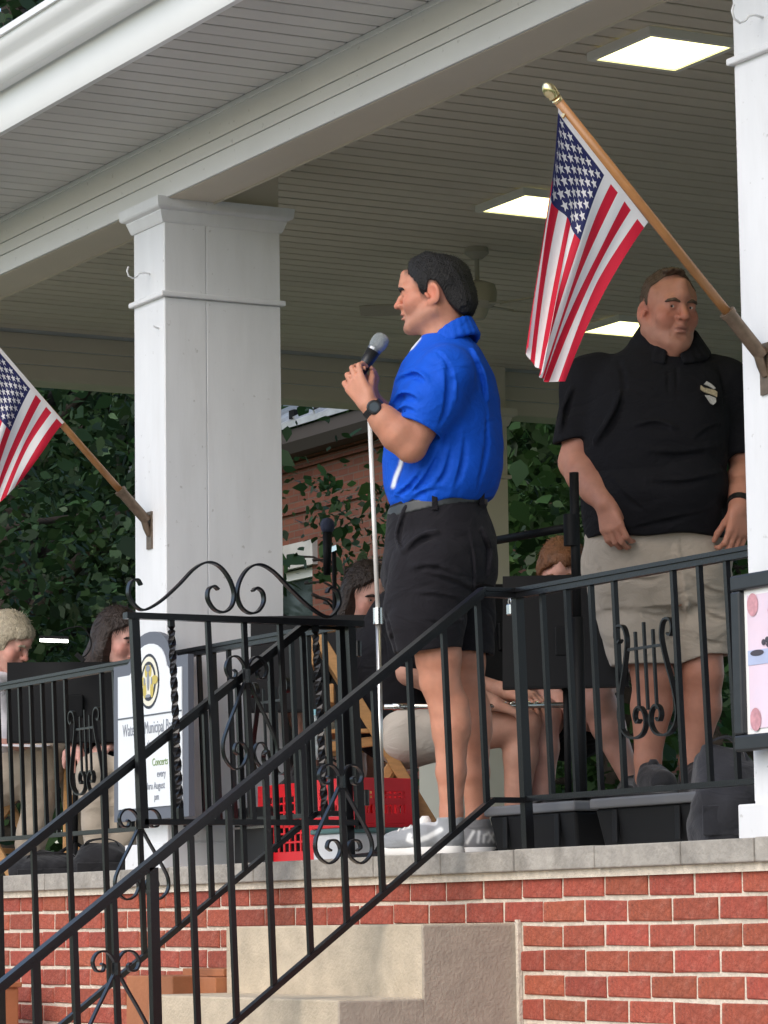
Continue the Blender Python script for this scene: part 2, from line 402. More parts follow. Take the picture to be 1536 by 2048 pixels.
# ceiling lights, vent and fan
def ceiling_light(x0, x1, y0, y1, label):
    t = thing('ceiling_light', ((x0+x1)/2, (y0+y1)/2, CEIL-.03), 0, label, 'light', 'lit ceiling panels under the bandstand roof')
    f = MB(); q = .022; zb, zt = CEIL-.030, CEIL-.002
    for b in ((x0-q,x1+q,y0-q,y0),(x0-q,x1+q,y1,y1+q),(x0-q,x0,y0,y1),(x1,x1+q,y0,y1)): f.box(*b, zb, zt)
    f.build('frame', M_lightframe, t); MB().box(x0+.001, x1-.001, y0+.001, y1-.001, CEIL-.026, CEIL-.004).build('diffuser', M_light, t, bevel=.004)
ceiling_light(-8.885, -8.56, .870, 1.18, 'lit square ceiling panel nearest the bright right column')
ceiling_light(-11.045, -10.72, 1.715, 2.05, 'lit ceiling panel half hidden behind the hanging flag')
ceiling_light(-13.165, -12.84, 3.53, 3.84, 'far lit ceiling panel beside the head of the man in black')
M_fan = mat('fan_beige', (.38,.35,.28), .5, var=.05)
M_fanblade = mat('fan_blade', (.34,.31,.24), .55, var=.1, stretch=(2,14,2))
fp = onplane(955, 598, 2, CEIL-.22)
t = thing('ceiling_fan', (fp[0], fp[1], CEIL), math.radians(20), 'beige ceiling fan partly behind the speaker head', 'fan'); t.scale = (.8,.8,.8)
def fanpart(mb, n, m_):
    o = mb.build(n, m_, None, smooth=False, auto=.6); o.parent = t; return o
fanpart(MB().lathe([(.06,0),(.065,-.03),(.03,-.06)], n=20), 'canopy', M_fan)
fanpart(MB().lathe([(.013,-.05),(.013,-.22)], n=10), 'downrod', M_fan)
fanpart(MB().lathe([(.04,-.18),(.095,-.20),(.105,-.24),(.10,-.30),(.06,-.33),(.05,-.36),(.035,-.385)], n=24), 'motor', M_fan)
for k in range(5):
    a = 2*math.pi*k/5; d = Vector((math.cos(a), math.sin(a), 0)); s_ = Vector((-d.y, d.x, 0)); up = Vector((0,0,1))
    bl = MB(); q = []
    for r_, w_ in ((.19,.05),(.26,.065),(.50,.075),(.60,.07),(.625,.045)):
        for sg in (-1, 1): q.append(d*r_+s_*w_*sg+up*(-.315+.014*sg))
    q2 = [p-up*.008 for p in q]; n = len(q); fs = []
    for i in range(0, n-2, 2): fs += [(i,i+1,i+3,i+2), (n+i,n+i+2,n+i+3,n+i+1), (i,i+2,n+i+2,n+i), (i+1,n+i+1,n+i+3,i+3)]
    fs += [(0,n,n+1,1),(n-2,n-1,2*n-1,2*n-2)]
    bl.add(q+q2, fs); fanpart(bl, 'blade', M_fanblade)
    fanpart(MB().bar(d*.09+up*-.31, d*.22+up*-.318, .03, .006), 'blade_arm', M_fan)
# ------------------------------------------------------------------ ironwork
def smooth_path(pts, n=7):
    pts = [np.array(p, float) for p in pts]; P = [2*pts[0]-pts[1]]+pts+[2*pts[-1]-pts[-2]]; out = []
    for i in range(1, len(P)-2):
        for k in range(n):
            t = k/n; a, b, c, d = P[i-1], P[i], P[i+1], P[i+2]
            out.append(.5*((2*b)+(c-a)*t+(2*a-5*b+4*c-d)*t*t+(3*b-a-3*c+d)*t**3))
    out.append(pts[-1]); return out
HEART_TOP = [(0,-.005),(.008,.022),(.028,.042),(.054,.039),(.069,.016),(.060,-.008),(.041,-.010),(.036,.004),(.044,.010)]
HEART_LOW = [(0,-.005),(.030,-.060),(.068,-.125),(.090,-.172),(.086,-.210),(.056,-.235),(.026,-.224),(.012,-.196),(.024,-.172),(.046,-.172),(.054,-.190),(.042,-.200)]
LYRE = [(.128,.118),(.142,.112),(.155,.128),(.150,.150),(.130,.159),(.106,.150),(.094,.120),(.099,.085),(.118,.030),(.137,-.015),(.154,-.070),(.157,-.100),(.145,-.130),(.115,-.152),(.076,-.159),(.036,-.150),(.015,-.125),(.018,-.095),(.040,-.075),(.062,-.080),(.071,-.100),(.060,-.117),(.046,-.110)]
TOPSCROLL = [(-.062,.078),(-.078,.088),(-.098,.075),(-.100,.045),(-.078,.016),(-.045,.010),(-.016,.030),(-.006,.070),(-.022,.115),(-.055,.150),(-.097,.160),(-.145,.138),(-.205,.085),(-.270,.035),(-.325,.008),(-.355,.016),(-.380,.050),(-.372,.088),(-.348,.098),(-.335,.082)]
def iron(mb, name, parent, **k): return mb.build(name, M_iron, parent, **k)
def ornament(parent, kind, fn, side):
    """fn maps (a, z) of the ornament's plane to the world"""
    for sg in (-1, 1):
        if kind == 'heart':
            for pts in (HEART_TOP, HEART_LOW):
                iron(MB().sweep([fn(sg*a, z) for a, z in smooth_path(pts)], side, .018, .0055), 'scroll', parent)
        if kind == 'lyre':
            iron(MB().sweep([fn(sg*a, z) for a, z in smooth_path(LYRE)], side, .016, .006), 'scroll', parent)
    if kind == 'heart': iron(MB().tube([fn(0,.012), fn(0,-.022)], .013, 8), 'collar', parent)
    if kind == 'lyre':
        for a, t_ in ((-.048,.135),(0,.158),(.048,.135)): iron(MB().bar(fn(a,-.085), fn(a,t_), .008, .008), 'string', parent)
        iron(MB().bar(fn(-.10,.088), fn(.10,.088), .008, .008), 'crossbar', parent)
LEAN = .035
def ly(y, z): return y-(z-1.25)*LEAN
RZ, RB, RY = 1.868, 1.256, .175
def rail_cap(mb, a, b):                       # flat moulded handrail
    mb.bar(a, b, .040, .012); a2 = (a[0], a[1], a[2]-.014); b2 = (b[0], b[1], b[2]-.014); mb.bar(a2, b2, .026, .018)
def platform_rail(x0, x1, bars, lyres, label):
    t = thing('platform_railing', ((x0+x1)/2, RY, FLOOR), 0, label, 'railing', 'black iron railings of the bandstand')
    m = MB(); rail_cap(m, (x0, ly(RY,RZ), RZ), (x1, ly(RY,RZ), RZ)); iron(m, 'top_rail', t)
    iron(MB().bar((x0, RY, RB), (x1, RY, RB), .026, .016), 'bottom_rail', t)
    for x in bars: iron(MB().bar((x, RY, RB), (x, ly(RY,RZ-.02), RZ-.02), .0145, .0145, (0,1,0)), 'baluster', t)
    for x, z in lyres:
        fn = lambda a, q, x=x, z=z: (x+a*.92, ly(RY, z+q)+.001, z+q)
        ornament(t, 'lyre', fn, (0,1,0))
    return t
PNX, PFX = -8.270, -9.370
rb = [onplane(px, 1400, 1, RY-.005)[0] for px in (1098, 1147, 1196, 1243, 1362, 1415, 1470)]
lyx = (onplane(1300, 1400, 1, RY)[0], 1.560)
platform_rail(PNX, -7.02, rb, [lyx], 'black iron railing with lyre between stair post and right column')
lb = [PFX-.118*k for k in range(1, 10)]; lb = [x for i, x in enumerate(lb) if i not in (3, 4)]
platform_rail(-10.588, PFX, lb, [(PFX-.118*4.5, 1.56)], 'short black iron railing with lyre between white column and gate')
fb = [-10.93-.113*k for k in range(0, 29)]
fb = [x for i, x in enumerate(fb) if i not in (4, 5, 18, 19)]
platform_rail(-14.243, -10.845, fb, [(-10.93-.113*4.5, 1.56), (-10.93-.113*18.5, 1.56)], 'long black iron railing left of the white column before the seated players')

SL = .733
def stair_rail(X, label, orn, top_y, n, posts, group='stair handrails'):
    t = thing('stair_railing', (X, -.8, .3), 0, label, 'railing', 'stair handrails of the bandstand')
    yk = top_y; yend = -1.72
    ztop = lambda y: RZ-.002 + min(0, (y-yk))*SL
    zlow = lambda y: RB-.004 + min(0, (y-yk))*SL
    sh = lambda y, z: y-(z-zlow(y))*LEAN
    m = MB(); rail_cap(m, (X, ly(RY,RZ), RZ), (X, sh(yk,RZ), RZ)); rail_cap(m, (X, sh(yk,RZ), RZ), (X, sh(yend, ztop(yend)), ztop(yend))); iron(m, 'top_rail', t)
    m = MB(); m.bar((X, RY, RB-.004), (X, yk, RB-.004), .026, .016); m.bar((X, yk, RB-.004), (X, yend, zlow(yend)), .026, .016); iron(m, 'bottom_rail', t)
    for k in range(n):
        y = yk-.018-.1168*k
        if y < yend+.02: break
        if k in posts:
            iron(MB().bar((X, y, max(0.0, zlow(y)-.40)), (X, sh(y,ztop(y))-.0, ztop(y)-.022), .026, .026, (0,1,0)), 'post', t)
        else: iron(MB().bar((X, y, zlow(y)), (X, sh(y,ztop(y)-.02), ztop(y)-.022), .0155, .0155, (0,1,0)), 'baluster', t)
        if k in orn:
            zc = ztop(y)-.205
            ornament(t, 'heart', lambda a, q, zc=zc, y=y: (X, sh(y, zc+q)+a, zc+q), (1,0,0))
    iron(MB().bar((X, RY, FLOOR), (X, ly(RY,RZ), RZ-.016), .027, .027, (0,1,0)), 'post', t)
    iron(MB().bar((X, yend, 0), (X, sh(yend,ztop(yend)), ztop(yend)+.01), .032, .032, (0,1,0)), 'post', t)
    return t
stair_rail(PNX, 'near black iron stair handrail running down in front of the speaker', (4, 10), .055, 16, (9,))
stair_rail(PFX, 'far black iron stair handrail running down behind the open gate', (5, 11), .050, 16, (9,))

# the gate, swung open outwards and sagging a little
GX = PFX+.045; gy0, gy1 = -.575, .190; gz0, gz1 = 1.222, 1.862; GL = .045
gate = thing('gate', (GX, RY, gz0), 0, 'scroll topped black iron gate standing open before the white column', 'gate')
gs = lambda y, z: (GX, y-(z-gz0)*GL, z)
iron(MB().bar(gs(gy0-.03,gz1), gs(gy1+.045,gz1), .034, .020), 'top_rail', gate)
iron(MB().bar(gs(gy0,gz0), gs(gy1,gz0), .026, .018), 'bottom_rail', gate)
for y in (gy0, gy1): iron(MB().bar(gs(y,gz0-.02), gs(y,gz1), .026, .026, (0,1,0)), 'stile', gate)
for k in range(1, 6):
    y = gy0+(gy1-gy0)*k/6
    if k in (1, 5):                            # twisted bars
        b = MB(); n = 44; base = len(b.v)
        for i in range(n+1):
            z = gz0+(gz1-gz0)*i/n; c = gs(y, z); tw = 0 if i < 3 or i > n-3 else (i-3)*math.radians(31)
            for q in range(4):
                a = tw+math.pi/4+q*math.pi/2; b.v.append((c[0]+.0125*math.cos(a), c[1]+.0125*math.sin(a), c[2]))
        for i in range(n):
            for q in range(4): b.f.append((i*4+q, i*4+(q+1)%4, i*4+4+(q+1)%4, i*4+4+q))
        iron(b, 'twisted_bar', gate)
    else: iron(MB().bar(gs(y,gz0), gs(y,gz1), .0155, .0155, (0,1,0)), 'bar', gate)
yc = (gy0+gy1)/2
ornament(gate, 'heart', lambda a, q: (gs(0,1.69+q*1.28)[0]+.001, gs(yc,1.69+q*1.28)[1]+a*1.05, 1.69+q*1.28), (1,0,0))
for sg in (-1, 1):
    iron(MB().sweep([gs(yc-.025-sg*-a*.98, gz1+.012+z*1.04) for a, z in smooth_path(TOPSCROLL)], (1,0,0), .022, .007), 'top_scroll', gate)
for z in (gz0+.08, gz1-.08): iron(MB().lathe([(.016,-.025),(.016,.025)], gs(gy1+.02,z), 10), 'hinge', gate)

# small padlock on the near post
M_steel = mat('bright_steel', (.75,.75,.74), .25, 1.0)
lp = onplane(1020, 1215, 1, RY-.03)
t = thing('padlock', (lp[0], lp[1], lp[2]-.02), 0, 'small bright padlock hanging by the near stair post', 'padlock')
MB().box(lp[0]-.012, lp[0]+.012, lp[1]-.007, lp[1]+.007, lp[2]-.022, lp[2]+.010).build('body', M_steel, t, bevel=.003)
MB().tube([(lp[0]+.008*math.cos(a), lp[1], lp[2]+.012+.016*math.sin(a)) for a in np.linspace(0, math.pi, 9)], .0028, 6).build('shackle', M_steel, t, smooth=True)

# ------------------------------------------------------------------ flags
M_fr = mat('flag_red', (.60,.008,.035), .75, bump=.15, bscale=300); M_fw = mat('flag_white', (.82,.80,.79), .75, bump=.15, bscale=300)
M_fb = mat('flag_blue', (.018,.022,.105), .75, bump=.15, bscale=300)
M_pole = mat('varnished_pole', (.36,.165,.055), .35, var=.15, scale=20, stretch=(1,1,1))
M_gold = mat('gold_acorn', (.80,.66,.36), .25, 1.0); M_bracket = mat('bracket_brown', (.16,.115,.08), .45, .6, var=.25, scale=60)
for m_ in (M_fr, M_fw, M_fb):                  # thin cloth lets some light through
    nt = m_.node_tree; p_ = nt.nodes['Principled BSDF']; tr = nt.nodes.new('ShaderNodeBsdfTranslucent'); mx = nt.nodes.new('ShaderNodeMixShader')
    src = p_.inputs['Base Color'].links[0].from_socket; nt.links.new(src, tr.inputs['Color']); mx.inputs[0].default_value = .30
    nt.links.new(p_.outputs[0], mx.inputs[1]); nt.links.new(tr.outputs[0], mx.inputs[2]); nt.links.new(mx.outputs[0], nt.nodes['Material Output'].inputs[0])
PA = np.array([-.522, 2.945]); PB = np.array([-.258, 2.674])
def flag_surface(seed, qpts, amp):
    rs = random.Random(seed); ph = rs.uniform(0, 6)
    qu = [q[0] for q in qpts]
    def S(u, v):
        a = PA+(PB-PA)*u
        q = np.array([np.interp(u, qu, [k[1] for k in qpts]), np.interp(u, qu, [k[2] for k in qpts])])
        d = q-a; perp = np.array([-.70, -.714])
        L = np.linalg.norm(d); c = a+perp*L*.22*(.1+.9*u)+d*.22   # leaves the pole at right angles, then falls
        p = a*(1-v)**2+2*c*v*(1-v)+q*v*v
        e = min(1.0, v*2.2)
        x = amp*e*(math.sin(2*math.pi*(1.7*u+.30*v)+ph)*(.5+.7*v)+.30*math.sin(2*math.pi*(3.9*u-.8*v)+2*ph))
        s_ = .009*e*math.sin(2*math.pi*(2.3*u+.22*v)+ph+1.3)
        return np.array([x, p[0]+s_, p[1]+.4*s_])
    return S
def make_flag(x, S_in, label, group='flags flying from the columns', lift=(0,0)):
    S = lambda u, v: S_in(u, v)+np.array([lift[0]*(1-v), lift[1]*.70*(1-v), lift[1]*.714*(1-v)])
    t = thing('flag', (x, .10, 2.34), 0, label, 'flag', group)
    nu, nv = 65, 70; vs_ = []; V = np.linspace(0, 1, nv+1); U = np.linspace(0, 1, nu+1)
    for u in U:
        for v in V:
            p = S(u, v); vs_.append((x+p[0], p[1], p[2]))
    me = bpy.data.meshes.new('cloth'); fs = []; mi = []
    for i in range(nu):
        for j in range(nv):
            fs.append((i*(nv+1)+j, (i+1)*(nv+1)+j, (i+1)*(nv+1)+j+1, i*(nv+1)+j+1))
            st = int((i+.5)/nu*13); v = (j+.5)/nv
            mi.append(1 if v < .05 else (2 if (st < 7 and v < .44) else (0 if st % 2 == 0 else 1)))
    me.from_pydata(vs_, [], fs); [me.materials.append(m_) for m_ in (M_fr, M_fw, M_fb)]
    me.polygons.foreach_set('material_index', mi); me.polygons.foreach_set('use_smooth', [True]*len(fs))
    o = bpy.data.objects.new('cloth', me); link(o); set_parent(o, t)
    # fifty stars stitched on both sides
    b = MB()
    for r in range(9):
        cnt = 6 if r % 2 == 0 else 5
        for c in range(cnt):
            u0 = (r+1)/10*7/13; v0 = .05+.39*((2*c+1) if cnt == 6 else (2*c+2))/12
            e_ = .004; P0 = S(u0, v0); Tu = (S(u0+e_, v0)-S(u0-e_, v0)); Tv = (S(u0, v0+e_)-S(u0, v0-e_))
            nn = np.cross(Tu, Tv); nn /= np.linalg.norm(nn)+1e-9
            for sg in (-1, 1):
                ring = []
                for k in range(10):
                    rad = (.0150 if k % 2 == 0 else .0064); a = math.pi*k/5
                    q = S(u0+rad*math.cos(a)/.37*1.0, v0+rad*math.sin(a)/.62)+nn*.0016*sg
                    ring.append((x+q[0], q[1], q[2]))
                cc = P0+nn*.0018*sg
                b.add(ring+[(x+cc[0], cc[1], cc[2])], [(k, (k+1) % 10, 10) for k in range(10)])
    so = b.build('stars', M_fw, o)
    tip = np.array([-.535, 2.975]); base = np.array([.098, 2.340]); d = (base-tip)/np.linalg.norm(base-tip)
    p3 = lambda s_: (x, tip[0]+d[0]*s_, tip[1]+d[1]*s_)
    MB().tube([p3(.0), p3(.81)], .0125, 12).build('pole', M_pole, t, smooth=True)
    MB().lathe([(.005,-.022),(.013,-.020),(.0155,-.012),(.011,-.007),(.017,-.003),(.016,.003),(.0175,.009),(.0185,.017),(.0155,.028),(.009,.037),(.002,.041)], p3(0), 16, (0,-d[0],-d[1])).build('finial', M_gold, t, auto=.8)
    MB().tube([p3(.05), (x, p3(.05)[1]-.012, p3(.05)[2]-.020)], .005, 6).build('clip', M_gold, t)
    m = MB(); m.tube([p3(.73), p3(.88)], .019, 12); m.lathe([(.022,-.006),(.022,.006)], p3(.735), 12, (0,d[0],d[1]))
    m.tube([p3(.86), (x, .085, 2.325), (x, .098, 2.30)], .013, 10); m.box(x-.022, x+.022, .094, .104, 2.25, 2.385)
    m.build('bracket', M_bracket, t, auto=.7)
    return t
def fq(X, lst): return [(u,)+tuple(onplane(a, b, 0, X)[1:]) for u, a, b in lst]
make_flag(-6.915, flag_surface(3, fq(-6.915, [(0,1066,690),(.25,1070,735),(.5,1078,752),(.75,1094,760),(1,1122,765)]), .022), 'flag hanging from angled pole on the right column above the man in black')
make_flag(-10.715, flag_surface(11, fq(-10.715, [(0,-90,1030),(.35,-55,1035),(.6,-25,1030),(.8,5,1000),(1,38,962)]), .020), 'flag cut off by left photo edge on the white column pole', lift=(.018,.020))

# ------------------------------------------------------------------ signs
M_signw = mat('sign_white', (.74,.77,.78), .45, var=.02); M_signg = mat('sign_border', (.115,.125,.15), .5); M_signline = mat('sign_line', (.10,.11,.13), .5)
M_ink = mat('sign_grey_ink', (.25,.27,.31), .6); M_inkg = mat('sign_green_ink', (.22,.32,.12), .6); M_cream = mat('crest_cream', (.75,.72,.58), .5)
M_crestgold = mat('crest_gold', (.52,.42,.10), .5); M_crestdark = mat('crest_dark', (.03,.032,.045), .5)
def text_mesh(txt, size, x, y, z, m_, parent, name='lettering', xs=1.0):
    cu = bpy.data.curves.new('t', 'FONT'); cu.body = txt; cu.size = size; cu.extrude = .0006; cu.align_x = 'CENTER'
    ob = bpy.data.objects.new('t', cu); link(ob)
    bpy.context.view_layer.update()
    me = bpy.data.meshes.new_from_object(ob.evaluated_get(bpy.context.evaluated_depsgraph_get())); bpy.data.objects.remove(ob)
    me.transform(Matrix.Translation((x, y, z)) @ Matrix.Rotation(math.pi/2, 4, 'X') @ Matrix.Diagonal((xs, 1, 1, 1)))
    me.materials.clear(); me.materials.append(m_); o = bpy.data.objects.new(name, me); link(o); set_parent(o, parent); return o
sx0, sx1, sy = -10.895, -10.272, .035
sc = (sx0+sx1)/2
sign = thing('band_sign', (sc, sy, 1.275), 0, 'white band sign with arched top and oval crest leaning on column', 'sign')
def sign_outline(inset, z0, zs, ztop):
    w = (sx1-sx0)/2-inset; pts = [(-w, z0), (w, z0), (w, zs)]
    pts += [(w*.62, zs), (w*.55, zs+.012)]
    for k in range(1, 12):
        a = math.pi*k/12; pts.append((w*.52*math.cos(a), zs+.020+(ztop-zs-.020)*math.sin(a)))
    pts += [(-w*.55, zs+.012), (-w*.62, zs), (-w, zs)]
    return pts
def prism_y(pts, y0, y1):
    n = len(pts); b = MB(); b.v = [(sc+p[0], y0, p[1]) for p in pts]+[(sc+p[0], y1, p[1]) for p in pts]
    b.f = [tuple(range(n)), tuple(range(2*n-1, n-1, -1))]+[(k, n+k, n+(k+1)%n, (k+1)%n) for k in range(n)]; return b
prism_y(sign_outline(0, 1.275, 1.835, 1.938), sy, sy+.022).build('border', M_signg, sign)
prism_y(sign_outline(.045, 1.318, 1.795, 1.895), sy-.004, sy-.0005).build('panel', M_signw, sign)
MB().box(sx0+.045, sx1-.045, sy-.0062, sy-.0042, 1.640, 1.645).build('rule', M_signline, sign)
cz = 1.762; cr = MB()
def ell(b, rx, rz, y, x=0, z=0, n=28): b.add([(sc+x+rx*math.cos(2*math.pi*k/n), y, cz+z+rz*math.sin(2*math.pi*k/n)) for k in range(n)], [tuple(range(n))])
for rx, rz, y, m_, nm in ((.088,.098,.0050,M_crestdark,'crest'),(.078,.088,.0056,M_cream,'crest_ring'),(.062,.070,.0062,M_crestdark,'crest_field'),(.050,.058,.0068,M_cream,'crest_centre')):
    b = MB(); ell(b, rx, rz, sy-y); b.build(nm, m_, sign)
b = MB()
for sg in (-1, 1):
    ell(b, .028, .016, sy-.0078, sg*.052, .002, 14); ell(b, .014, .030, sy-.0075, sg*.030, -.030, 12); ell(b, .012, .022, sy-.0076, sg*.016, .036, 12)
b.build('crest_leaf', M_crestgold, sign)
b = MB()
for x_, z_, rx, rz in ((0,.045,.018,.012),(0,.0,.010,.034),(-.03,.0,.006,.014),(.03,.0,.006,.014),(0,-.052,.024,.006)): ell(b, rx, rz, sy-.0085, x_, z_, 10)
b.build('crest_figure', M_ink, sign)
tx = lambda s, sz, z, m_, xs=.80, dx=0: text_mesh(s, sz, sc+dx, sy-.0050, z, m_, sign, xs=xs)
tx('Waterloo Municipal Band', .062, 1.578, M_ink, .70); tx('since 18', .036, 1.530, M_ink, .8, .03)
tx('Concerts', .038, 1.462, M_inkg, .9, .09); tx('every', .036, 1.421, M_ink, .9, .10); tx('thru August', .036, 1.380, M_ink, .9, .05); tx('pm', .034, 1.342, M_ink, .9, .06)

M_frame = mat('dark_frame', (.018,.020,.022), .4, var=.2, scale=30); M_paper = mat('pale_pink_paper', (.72,.58,.66), .6, var=.10, scale=6, dirt=.35, dirtcol=(.55,.60,.76), dscale=5)
M_matte = mat('white_mat_board', (.82,.82,.80), .6); M_blue = mat('poster_blue', (.42,.48,.66), .6, var=.1)
M_posterink = mat('poster_ink', (.06,.055,.07), .6); M_posterpink = mat('poster_rose', (.52,.26,.29), .6, var=.25, scale=60)
px0 = -7.013; px1 = px0+.50; pz0, pz1 = 1.326, 1.782; py = .045
poster = thing('poster', (px0+.25, py, pz0), 0, 'pink framed poster hung on the right column at the photo edge', 'poster')
fw = .042
for b_ in ((px0,px1,pz1-fw,pz1),(px0,px1,pz0,pz0+fw),(px0,px0+fw,pz0+fw,pz1-fw),(px1-fw,px1,pz0+fw,pz1-fw)):
    MB().box(b_[0], b_[1], py-.012, py+.018, b_[2], b_[3]).build('frame', M_frame, poster, bevel=.006)
MB().box(px0+fw, px1-fw, py+.004, py+.014, pz0+fw, pz1-fw).build('mat_board', M_matte, poster)
MB().box(px0+fw+.016, px1-fw-.016, py+.001, py+.0035, pz0+fw+.014, pz1-fw-.014).build('print', M_paper, poster)
MB().box(px0+fw+.016, px1-fw-.016, py-.0005, py+.0006, 1.545, 1.583).build('print_band', M_blue, poster)
def pell(x, z, rx, rz, m_, nm, y=-.001):
    n = 18; MB().add([(x+rx*math.cos(2*math.pi*k/n), py+y, z+rz*math.sin(2*math.pi*k/n)) for k in range(n)], [tuple(range(n))]).build(nm, m_, poster)
for x_ in (px0+.085, px1-.085):
    for z_, in ((1.700,), (1.405,)): pell(x_, z_, .024, .030, M_posterpink, 'print_corner')
pell(px0+.25, 1.68, .10, .05, M_posterpink, 'print_title')
pell(px0+.10, 1.575, .030, .008, M_posterink, 'print_figure', -.0015); pell(px0+.19, 1.592, .05, .012, M_posterink, 'print_figure', -.0015)
for k in range(7): pell(px0+.13+.016*k, 1.600+.006*math.sin(k*2.1), .009, .008, M_posterink, 'print_figure', -.0018)

# ------------------------------------------------------------------ props on the platform
M_red = mat('crate_red', (.72,.020,.030), .38, var=.06, scale=10, spec=.5)
def crate(cx, cy, z0, w, d, h, rz, label):
    t = thing('milk_crate', (cx, cy, z0), rz, label, 'crate', 'red milk crates')
    def put(mb, n): o = mb.build(n, M_red, None, bevel=.0015); o.parent = t
    put(MB().box(-w/2, w/2, -d/2, d/2, 0, .012), 'base')
    for z_, hh in ((0.012, .035), (h*.46, .022), (h-.045, .045)):
        for sx, sy_, a, b_ in ((-w/2, w/2, -d/2, -d/2+.008), (-w/2, w/2, d/2-.008, d/2), (-w/2, -w/2+.008, -d/2+.008, d/2-.008), (w/2-.008, w/2, -d/2+.008, d/2-.008)):
            put(MB().box(sx, sy_, a, b_, z_, z_+hh), 'rail')
    for sx in (-1, 1):
        for sy_ in (-1, 1): put(MB().box(*(sorted((sx*w/2*1.004, sx*(w/2-.05)))), *(sorted((sy_*d/2*1.004, sy_*(d/2-.010)))), .0, h), 'corner')
        for sy_ in (-1, 1): put(MB().box(*(sorted((sx*w/2*1.003, sx*(w/2-.010)))), *(sorted((sy_*d/2*1.003, sy_*(d/2-.05)))), .0, h), 'corner')
    n = 8
    for k in range(n):
        x_ = -w/2+.05+(w-.1)*(k+.5)/n; y_ = -d/2+.05+(d-.1)*(k+.5)/n
        for s_ in (-1, 1):
            put(MB().box(x_-.0045, x_+.0045, *(sorted((s_*d/2, s_*(d/2-.006)))), .045, h-.045), 'slat')
            put(MB().box(*(sorted((s_*w/2, s_*(w/2-.006)))), y_-.0045, y_+.0045, .045, h-.045), 'slat')
    for z_ in (.075, .105, h*.46+.05, h*.46+.08):
        for s_ in (-1, 1):
            put(MB().box(-w/2+.05, w/2-.05, *(sorted((s_*d/2*.999, s_*(d/2-.005)))), z_, z_+.007), 'slat')
            put(MB().box(*(sorted((s_*w/2*.999, s_*(w/2-.005)))), -d/2+.05, d/2-.05, z_, z_+.007), 'slat')
    return t
crate(-10.115, .48, FLOOR+.002, .43, .30, .280, 0, 'bright red milk crate on the platform edge behind the gate')
M_dark = mat('dark_gap', (.008,.008,.010), .8)
c2 = at_depth(728, 1657, 11.15)
crate(c2[0], c2[1], c2[2], .25, .26, .165, math.radians(8), 'shadowed red milk crate on a white box beside the folding chair')
M_boxw = mat('white_plastic', (.72,.74,.76), .5, var=.03); M_tote = mat('tote_black', (.007,.0075,.009), .55, var=.1, spec=.3); M_lid = mat('tote_grey_lid', (.125,.13,.14), .45, var=.06)
t = thing('storage_box', (c2[0], c2[1], FLOOR), 0, 'low white storage box under the shadowed red crate', 'box')
MB().box(c2[0]-.125, c2[0]+.125, c2[1]-.13, c2[1]+.13, FLOOR+.001, c2[2]-.018).build('body', M_boxw, t, bevel=.008)
MB().box(c2[0]-.132, c2[0]+.132, c2[1]-.137, c2[1]+.137, c2[2]-.018, c2[2]-.001).build('lid', mat('teal_lid', (.10,.20,.20), .5), t, bevel=.004)
def tote(x0, x1, y0, y1, h, label):
    t = thing('storage_tote', ((x0+x1)/2, (y0+y1)/2, FLOOR), 0, label, 'tote', 'black totes with grey lids')
    b = MB(); q = .02
    b.add([(x0+q,y0+q,FLOOR+.001),(x1-q,y0+q,FLOOR+.001),(x1-q,y1-q,FLOOR+.001),(x0+q,y1-q,FLOOR+.001),(x0,y0,FLOOR+h-.03),(x1,y0,FLOOR+h-.03),(x1,y1,FLOOR+h-.03),(x0,y1,FLOOR+h-.03)],
        [(0,3,2,1),(4,5,6,7),(0,1,5,4),(1,2,6,5),(2,3,7,6),(3,0,4,7)]); b.build('body', M_tote, t, bevel=.008)
    MB().box(x0-.012, x1+.012, y0-.012, y1+.012, FLOOR+h-.030, FLOOR+h).build('lid', M_lid, t, bevel=.006)
    for sx in (x0, x1): MB().box(sx-.022, sx+.022, (y0+y1)/2-.05, (y0+y1)/2+.05, FLOOR+h-.075, FLOOR+h-.034).build('handle', M_tote, t, bevel=.004)
    for fx in (.2, .8): MB().box(x0+(x1-x0)*fx-.012, x0+(x1-x0)*fx+.012, y0-.004, y0+.004, FLOOR+.02, FLOOR+h-.034).build('rib', M_tote, t, bevel=.002)
tote(-8.72, -8.225, .31, .66, .150, 'black tote with grey lid right behind the speaker shoes')
tote(-8.10, -7.565, .30, .66, .150, 'black tote with grey lid beside the dark bag')

M_case = mat('black_case', (.010,.011,.013), .45, var=.2)
cpx = onplane(490, 1700, 1, .28)
t = thing('equipment_case', (cpx[0], .45, FLOOR), 0, 'black equipment case standing between column and red crate', 'case')
MB().box(cpx[0]-.13, cpx[0]+.12, .30, .56, FLOOR+.001, FLOOR+.21).build('body', M_case, t, bevel=.01)
MB().box(cpx[0]-.134, cpx[0]+.124, .296, .564, FLOOR+.135, FLOOR+.143).build('seam', M_steel, t)
MB().tube([(cpx[0]-.06,.298,FLOOR+.17),(cpx[0]-.055,.27,FLOOR+.175),(cpx[0]+.045,.27,FLOOR+.175),(cpx[0]+.05,.298,FLOOR+.17)], .006, 6).build('handle', M_case, t)

